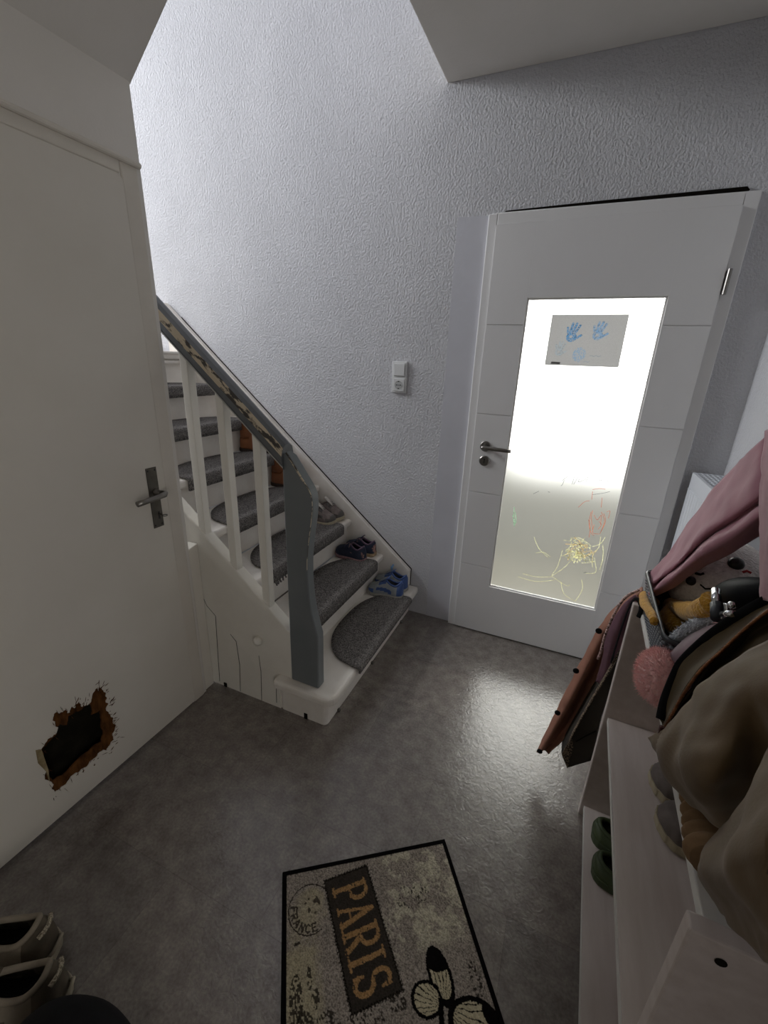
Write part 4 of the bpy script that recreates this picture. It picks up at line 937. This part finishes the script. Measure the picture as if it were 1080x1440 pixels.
# --- plush toy in the basket
wf = mat('white_plush', 'efece8', 1.0, 'dcd8d4', 90, bump=1.0, bscale=160, bdist=0.006, sheen=0.4); yf = mat('mustard_plush', 'd6a238', 1.0, 'b9852a', 70, bump=1.0, bscale=170, bdist=0.005, sheen=0.3)
hc = onn(1008, 814, 0.160)
pt = thing('plush_toy', 'white plush toy with black eyes and mustard limbs lying in the basket', 'plush toy', tuple(hc-Vector((0, 0, 0.1))))
b = MB(); b.ball(hc, 0.115, 0.150, 0.105, 32, 22, jit=0.02); hd = b.build('head', wf, pt, smooth=True)
vd = (CAM-hc).normalized(); rt = vd.cross(Vector((0, 0, 1))).normalized()*-1; upv = rt.cross(vd)*-1
def face(u, v):   # point of the head ellipsoid seen at that spot
    d = ray(u, v).normalized(); S = Vector((1/0.115, 1/0.150, 1/0.105)); o_ = Vector([(CAM-hc)[i]*S[i] for i in range(3)]); dd = Vector([d[i]*S[i] for i in range(3)])
    a, bb, c_ = dd.dot(dd), 2*o_.dot(dd), o_.dot(o_)-1; disc = bb*bb-4*a*c_
    t = (-bb-math.sqrt(max(disc, 0)))/(2*a); return CAM+d*t
b = MB(); b.ball(face(1035, 793), 0.016, n=18, m=12); b.build('eye', M['black'], hd, smooth=True)
b = MB(); b.ball(face(972, 817), 0.011, n=18, m=12); b.build('eye', M['black'], hd, smooth=True)
b = MB(); b.tube([face(u, v) for u, v in ((1044, 805), (1050, 803), (1056, 806))], 0.003, 6); b.build('tongue', mat('red_felt', 'b8403f', 0.9), hd, smooth=True)
b = MB(); b.tube([face(u, v) for u, v in ((978, 806), (985, 808), (990, 806))], 0.003, 6); b.tube([face(u, v) for u, v in ((985, 822), (992, 828), (1003, 828))], 0.002, 6); b.build('mouth_stitch', M['blackcloth'], hd, smooth=True)
b = MB(); mc = onn(978, 833, 0.115); b.ball(mc, 0.03, 0.055, 0.034, 24, 16, jit=0.02); b.build('muzzle', wf, hd, smooth=True)
b = MB(); bc = onn(985, 880, 0.13); b.ball(bc, 0.085, 0.10, 0.046, 24, 16, jit=0.03); b.build('body', yf, pt, smooth=True)
for L, nm_ in (([(925, 846, .10), (945, 852, .085), (968, 860, .075), (990, 858, .06), (1004, 848, .06)], 'arm'), ([(940, 852, .09), (920, 846, .045), (908, 838, .02), (907, 848, .004), (915, 862, .0), (920, 874, -.002)], 'leg')):
    pts = crline([onn(*q) for q in L], 5); n_ = len(pts); b = MB(); b.tube(pts, [(0.022 if nm_ == 'arm' else 0.017-0.009*i/n_)*(1+0.08*math.sin(i*1.3)) for i in range(n_)], 12); b.build(nm_, yf, pt, smooth=True)

# --- black saddle with chrome post
ss = thing('scooter_saddle', 'black padded child saddle with chrome post lying over the basket', 'saddle', tuple(onn(1035, 850, 0.11)))
sad = mat('black_saddle_vinyl', '08090b', 0.55, '0c0d10', 30, spec=0.08)
b = MB(); rings = []
for (u, v, n, ry_, rz_) in ((1000, 842, .088, .004, .006), (1003, 840, .089, .012, .018), (1009, 838, .091, .02, .030), (1020, 837, .094, .030, .040), (1036, 838, .098, .040, .045), (1056, 842, .104, .048, .048), (1080, 848, .115, .055, .05), (1110, 858, .13, .055, .05), (1135, 866, .145, .03, .03)):
    c_ = onn(u, v, n); rings.append([c_+RN*(ry_*math.cos(a))*0.8+Vector((0, 0, 1))*(rz_*math.sin(a)*(1 if math.sin(a) > 0 else 1.15))-RD*(0.012*math.sin(a)) for a in [2*math.pi*j/24 for j in range(24)]])
b.loft(rings, True, 0, True); b.build('seat', sad, ss, smooth=True, sub=1)
p0, p1 = onn(1007, 832, .050), onn(1008, 852, .048)
b = MB(); b.tube([p0+(p0-p1)*.1, p1], 0.0075, 18); b.build('post', M['chrome'], ss, smooth=True)
b = MB(); b.tube([p1+(p0-p1)*.1, p1+(p1-p0)*0.85], 0.0098, 18); b.build('post_sleeve', mat('dark_grey_plastic', '2c3038', 0.45), ss, smooth=True)
b = MB(); q0, q1 = onn(1014, 869, .046), onn(1021, 848, .046); b.tube(crline([q0, (q0+q1)/2+Vector((0.003, -.004, 0)), q1], 4), [0.0032]*4+[0.0055]*5, 10, flat=(1, .6)); b.ball(onn(1029, 851, .047), 0.006, n=14, m=10); b.tube([onn(1017, 864, .046), onn(1030, 863, .047)], 0.0055, 12); b.build('quick_release', M['chrome'], ss, smooth=True)

# --- earmuffs
em = thing('earmuffs', 'pink fluffy earmuffs with grey fur band at the front of the rack top', 'earmuffs', tuple(onn(930, 955, 0.015)))
pf = mat('pink_fur', 'ffd2cd', 1.0, 'f3b4b2', 80, bump=1.0, bscale=150, bdist=0.006, sheen=0.6); gf = mat('grey_fur', 'b7bac0', 1.0, '8f949c', 90, bump=1, bscale=150, bdist=0.006, sheen=0.5); mv = mat('mauve_velvet', '7d636c', 0.9, '6c545e', 18, sheen=0.4)
def furball(name, c, rx, ry, rz_, mt, parent, hair, n=900, rot=None):
    b = MB(); b.ball(c, rx, ry, rz_, 28, 18, jit=0.03, rot=rot)
    random.seed(3)
    for i in range(n):
        z = random.uniform(-1, 1); a = random.uniform(0, 6.283); q = math.sqrt(1-z*z); d = Vector((q*math.cos(a), q*math.sin(a), z)); p = Vector((d.x*rx, d.y*ry, d.z*rz_)); nn = Vector((d.x/rx, d.y/ry, d.z/rz_)).normalized()
        if rot: p = rot @ p; nn = rot @ nn
        t = nn.orthogonal().normalized(); l = hair*random.uniform(.6, 1.3); tip = p+nn*l+Vector((random.uniform(-1, 1), random.uniform(-1, 1), random.uniform(-1, 1)))*l*.5
        b.add([c+p+t*.0007, c+p-t*.0007, c+tip], [(0, 1, 2)])
    return b.build(name, mt, parent, smooth=True)
ec = onn(929, 952, 0.012)
furball('ear_pad', ec, 0.040, 0.056, 0.052, pf, em, 0.0075, 5200)
furball('ear_pad', onn(1045, 905, 0.10), 0.04, 0.06, 0.062, pf, em, 0.007, 400)
arcp = crline([onn(*q) for q in ((928, 925, .02), (945, 905, .03), (968, 885, .045), (1000, 870, .065), (1030, 866, .085), (1052, 880, .10))], 8)
b = MB(); b.tube(arcp, 0.0125, 12)
random.seed(9)
for i in range(1500):
    j = random.randrange(len(arcp)-1); p = arcp[j].lerp(arcp[j+1], random.random()); d = Vector((random.uniform(-1, 1), random.uniform(-1, 1), random.uniform(-1, 1))).normalized(); t = d.orthogonal().normalized()*.0012
    q = p+d*.011; b.add([q+t, q-t, q+d*random.uniform(.004, .009)], [(0, 1, 2)])
b.build('headband', gf, em, smooth=True)
rows = [[onn(*q) for q in L] for L in ([(932, 930, .022), (950, 912, .030), (972, 894, .045), (1002, 880, .06), (1030, 876, .08), (1050, 886, .09)], [(945, 938, .022), (962, 928, .030), (985, 915, .04), (1012, 902, .055), (1035, 892, .07), (1050, 896, .085)])]
cloth('band_lining', [[p for p in rows[0]], [(rows[0][i]+rows[1][i])/2-RN*0.008 for i in range(6)], rows[1]], mv, em, 6, 5, 0.002)

# --- pink jacket hanging at the upper right
pk = mat('dusty_pink_cotton', 'a77580', 0.85, '9a6975', 12, bump=0.12, bscale=400, sheen=0.25)
pj = thing('jacket', 'dusty pink jacket hanging from the right wall over the plush toy', 'jacket', tuple(onn(1080, 640, 0.2)))
R0 = [(1160, 520, .30), (1110, 575, .20), (1078, 612, .115), (1038, 652, .105), (1002, 690, .09), (967, 738, .07), (940, 776, .045), (909, 815, .015)]
R1 = [(1165, 590, .26), (1115, 630, .17), (1076, 652, .105), (1035, 690, .09), (998, 724, .075), (960, 768, .055), (932, 798, .035), (909, 821, .012)]
R2 = [(1168, 640, .25), (1118, 680, .15), (1075, 692, .100), (1032, 722, .082), (992, 750, .062), (955, 790, .045), (928, 812, .026), (910, 826, .010)]
R3 = [(1170, 660, .26), (1120, 700, .165), (1074, 706, .112), (1030, 735, .090), (988, 764, .072), (950, 800, .052), (926, 818, .030), (911, 830, .011)]
R4 = [(1172, 680, .25), (1122, 715, .15), (1073, 722, .096), (1030, 750, .075), (988, 776, .055), (950, 808, .038), (925, 826, .022), (912, 835, .008)]
R5 = [(1175, 700, .27), (1125, 740, .17), (1072, 750, .115), (1030, 776, .092), (990, 797, .075), (952, 822, .055), (928, 836, .035), (914, 841, .014)]
cloth('left_front', [rowpts(r) for r in (R0, R1, R2, R3, R4, R5)], pk, pj, 8, 7, 0.0045, 16, seed=2)
q0 = [(1076, 606, .112), (1090, 600, .11), (1120, 595, .13), (1170, 560, .27)]
q1 = [(1070, 680, .092), (1085, 680, .075), (1120, 680, .09), (1180, 660, .24)]
q2 = [(1068, 745, .085), (1085, 750, .065), (1120, 760, .075), (1180, 760, .22)]
q3 = [(1070, 800, .080), (1088, 800, .06), (1125, 810, .07), (1185, 820, .22)]
q4 = [(1072, 842, .078), (1090, 850, .06), (1125, 860, .07), (1190, 870, .22)]
cloth('right_front', [rowpts(r) for r in (q0, q1, q2, q3, q4)], pk, pj, 8, 7, 0.005, 16, seed=5)

# --- olive tan coat at the lower right
tn = mat('tan_coat_shell', '6c583a', 0.75, '5d4a30', 9, bump=0.1, bscale=300, sheen=0.15); td = mat('olive_coat_panel', '55472f', 0.85, '493d2a', 9, bump=0.1, bscale=300)
ct_ = thing('coat', 'olive tan coat with zip hanging over the near end of the shoe rack', 'coat', tuple(onn(1060, 1000, 0.15)))
bind = [(930, 1012, -.004), (936, 985, -.002), (950, 950, .004), (963, 928, .012), (1002, 892, .035), (1046, 862, .06), (1082, 842, .08), (1130, 812, .14), (1180, 780, .24)]
b = MB(); b.tube(crline([onn(*q) for q in bind], 5), 0.0085, 10, flat=(1, .6)); b.build('binding', M['blackcloth'], ct_, smooth=True)
zipl = [(931, 1030, -.006), (946, 1003, -.004), (963, 973, .002), (986, 942, .012), (1014, 916, .032), (1046, 886, .052), (1082, 858, .07), (1130, 828, .13), (1180, 798, .23)]
mid = [((a[0]+c[0])/2+2, (a[1]+c[1])/2, (a[2]+c[2])/2+.006) for a, c in zip(bind, zipl)]
cloth('facing_panel', [rowpts(bind), rowpts(mid), rowpts(zipl)], td, ct_, 6, 5, 0.002, 20, seed=3)
cop = mat('copper_zip', 'a9714a', 0.35, '6d452c', 90, metal=0.7, bump=0.6, bscale=700)
zp = crline([onn(*q) for q in zipl], 8); b = MB()
b.tube(zp, 0.0022, 8)
for i in range(0, len(zp)-1, 1): b.ball(zp[i].lerp(zp[i+1], .5), 0.0027, n=6, m=4)
b.build('zipper', cop, ct_, smooth=True)
b = MB(); z0_ = onn(931, 1030, -.008); b.box(z0_.x-.006, z0_.x+.006, z0_.y-.004, z0_.y+.004, z0_.z-.012, z0_.z+.012); z1_ = onn(927, 1040, -.01); b.tube([z0_, z1_, onn(926, 1050, -.01)], [0.004, 0.006, 0.005], 10); b.build('zip_pull', mat('oxblood_pull', '4a2420', 0.35), ct_, bevel=0.002)
flap = [(918, 1041, -.010), (938, 1021, -.010), (962, 997, -.006), (1000, 962, .008), (1042, 926, .03), (1082, 900, .05), (1130, 868, .11), (1180, 835, .21)]
z2 = [(931, 1030, -.004)] + zipl[1:4:2] + zipl[4:]
gap0 = [(932, 1031, -.003), (950, 1003, .004), (972, 968, .012), (1008, 925, .035), (1046, 889, .058), (1082, 861, .076), (1130, 830, .135), (1180, 800, .235)]
gap1 = [(926, 1036, -.002), (945, 1012, .012), (968, 982, .025), (1006, 945, .045), (1044, 908, .066), (1082, 880, .082), (1130, 850, .14), (1180, 818, .24)]
gap2 = [(920, 1043, -.006), (940, 1024, .0), (963, 1001, .012), (1002, 966, .03), (1044, 930, .05), (1082, 905, .068), (1130, 872, .13), (1180, 840, .23)]
cloth('inner_panel', [rowpts(gap0), rowpts(gap1), rowpts(gap2)], td, ct_, 6, 5, 0.003, 18, seed=8)
f1 = [(920, 1050, -.014), (942, 1045, -.020), (968, 1028, -.020), (1008, 1000, -.006), (1050, 968, .014), (1090, 945, .032), (1135, 920, .10), (1185, 890, .2)]
f2 = [(925, 1062, -.014), (952, 1072, -.024), (985, 1065, -.024), (1025, 1045, -.006), (1062, 1015, .02), (1100, 995, .03), (1140, 975, .10), (1190, 950, .2)]
f3 = [(936, 1080, -.010), (962, 1098, -.020), (998, 1100, -.018), (1038, 1085, .005), (1072, 1062, .03), (1110, 1050, .04), (1148, 1030, .11), (1192, 1010, .2)]
f4 = [(948, 1098, .0), (972, 1120, -.006), (1004, 1135, .004), (1042, 1130, .025), (1078, 1115, .045), (1115, 1100, .06), (1150, 1085, .12), (1195, 1070, .2)]
f5 = [(956, 1108, .012), (980, 1135, .014), (1008, 1160, .024), (1044, 1165, .045), (1080, 1160, .06), (1118, 1150, .08), (1155, 1140, .13), (1198, 1130, .2)]
cloth('front_flap', [rowpts(r) for r in (flap, f1, f2, f3, f4, f5)], tn, ct_, 8, 8, 0.010, 11, seed=4)
# sleeve with ribbed cuff
cs = crline([onn(*q) for q in ((984, 1104, .05), (991, 1128, .05), (997, 1150, .05), (1004, 1172, .05), (1010, 1196, .048), (1018, 1222, .046))], 12); b = MB()
b.tube(cs, [0.022+0.012*i/len(cs)+0.0046*math.sin(i*0.62) for i in range(len(cs))], 20, flat=(1.15, .85)); b.build('cuff', mat('brown_rib_knit', '8f7353', 0.9, '785e43', 20), ct_, smooth=True)
s0 = [(1014, 1168, .005), (1030, 1150, -.004), (1052, 1110, -.006), (1082, 1064, .0), (1130, 1000, .06), (1180, 930, .17)]
s1 = [(1003, 1192, -.006), (1022, 1182, -.030), (1055, 1150, -.035), (1092, 1110, -.025), (1140, 1050, .04), (1190, 990, .16)]
s2 = [(990, 1215, -.006), (1018, 1215, -.036), (1058, 1195, -.045), (1098, 1165, -.035), (1145, 1110, .03), (1195, 1050, .15)]
s3 = [(984, 1232, -.002), (1015, 1242, -.028), (1055, 1240, -.040), (1098, 1230, -.035), (1150, 1180, .03), (1198, 1110, .15)]
s4 = [(998, 1254, .004), (1025, 1268, -.012), (1060, 1285, -.025), (1100, 1285, -.025), (1150, 1250, .03), (1200, 1180, .15)]
s5 = [(1008, 1266, .016), (1028, 1290, .006), (1060, 1328, -.004), (1084, 1356, -.006), (1140, 1330, .04), (1205, 1260, .15)]
cloth('sleeve', [rowpts(r) for r in (s0, s1, s2, s3, s4, s5)], tn, ct_, 8, 8, 0.009, 11, seed=6)

# --- garments and bag hung on the far side of the rack
def rs(L): return [ons(u, v, s) for u, v, s in L]
rp = mat('rust_pink_raincoat', 'a3735f', 0.7, '906351', 14, bump=0.1, bscale=200)
rc_ = thing('raincoat', 'rust pink child raincoat with dark snaps hung beyond the shoe rack', 'raincoat', tuple(ons(800, 960, 0.1)))
l0 = [(904, 826, .06), (874, 846, .07), (846, 878, .08), (822, 922, .09), (800, 964, .09), (780, 1005, .09), (765, 1036, .09), (755, 1058, .09)]
l1 = [(904, 832, .045), (878, 856, .05), (852, 888, .055), (829, 932, .065), (808, 974, .065), (788, 1012, .07), (771, 1040, .07), (761, 1056, .075)]
l2 = [(905, 838, .07), (884, 864, .08), (860, 897, .095), (838, 940, .105), (818, 982, .105), (798, 1018, .105), (779, 1042, .10), (766, 1055, .10)]
l3 = [(906, 846, .05), (892, 876, .055), (872, 908, .07), (852, 950, .08), (832, 990, .08), (808, 1025, .08), (787, 1045, .08), (771, 1060, .08)]
cloth('front', [rs(r) for r in (l0, l1, l2, l3)], rp, rc_, 8, 6, 0.004, 20, seed=3)
for u, v in ((840, 886), (808, 942), (782, 1001), (757, 1055)):
    p = ons(u+2, v+1, .055); b = MB(); b.lathe([(0.0095, 0), (0.0095, 0.003), (0.006, 0.005), (0, 0.005)], p, -RD, 14); b.build('snap_button', M['blackcloth'], rc_)
mj = thing('cardigan', 'mauve child jacket with beaded trim, between the raincoat and the rack', 'jacket', tuple(ons(868, 890, 0.04)))
mm = mat('mauve_cotton', '86636f', 0.85, '795864', 16, bump=0.1, bscale=200)
cloth('front', [rs(r) for r in ([(893, 836, .035), (876, 850, .035), (862, 872, .038), (851, 896, .04), (848, 922, .04), (838, 958, .045)], [(900, 842, .028), (884, 862, .025), (870, 886, .028), (860, 908, .03), (855, 928, .035), (846, 962, .04)], [(908, 850, .03), (895, 872, .03), (882, 894, .034), (872, 914, .038), (860, 930, .04), (852, 966, .042)])], mm, mj, 7, 6, 0.003, 24, seed=7)
pts = crline([ons(*q) for q in ((898, 830, .030), (882, 838, .026), (870, 852, .024), (859, 874, .024), (850, 896, .024), (845, 916, .026), (841, 926, .028))], 9); b = MB()
for p in pts: b.ball(p, 0.0042, n=7, m=5)
b.build('beaded_trim', mat('pale_pink_beads', 'c2a09a', 0.5, '5b4440', 120, (0.5, 0.55)), mj, smooth=True)
lp = mat('leopard_webbing', '8d7a66', 0.8, '241d18', 230, (0.47, 0.53), detail=2)
bgg = thing('shoulder_bag', 'dark olive bag with speckled strap hanging at the far rack end', 'bag', tuple(ons(825, 1000, 0.05)))
st0 = [(904, 858, .018), (893, 880, .016), (874, 912, .016), (852, 950, .016), (826, 994, .018), (804, 1034, .022), (800, 1048, .024)]
b = MB(); b.tube(crline([ons(*q) for q in st0], 6), 0.0085, 10, flat=(1, .35)); b.build('strap', lp, bgg, smooth=True)
P = [ons(u, v, .026) for u, v in ((803, 1034), (789, 1060), (798, 1081), (832, 1071), (846, 1010), (862, 960), (872, 925), (852, 950), (826, 994))]
b = MB(); b.prism(P, RD*0.07); b.build('bag_body', mat('dark_olive_canvas', '38322a', 0.9, '2c2721', 18, bump=0.2, bscale=150), bgg, bevel=0.006, segs=3)
P = [ons(u, v, .0255) for u, v in ((804, 1034), (789.5, 1059.5), (798, 1080), (806, 1050))]
b = MB(); b.prism(P, -RD*0.004); b.build('gusset', lp, bgg, bevel=0.001)
b = MB(); b.tube(crline([ons(*q) for q in ((810, 1043, .022), (822, 1036, .022), (838, 1028, .022))], 4), 0.0018, 6); b.build('seam', M['crack'], bgg)
b = MB(); b.tube(crline([rk(*q) for q in ((-.012, .012, .60), (-.008, .010, .74), (.000, .006, .818), (.012, -.006, .832), (.020, -.024, .815), (.018, -.026, .79))], 6), 0.006, 8, flat=(1, .4)); b.build('hanging_loop', M['blackcloth'], bgg, smooth=True)
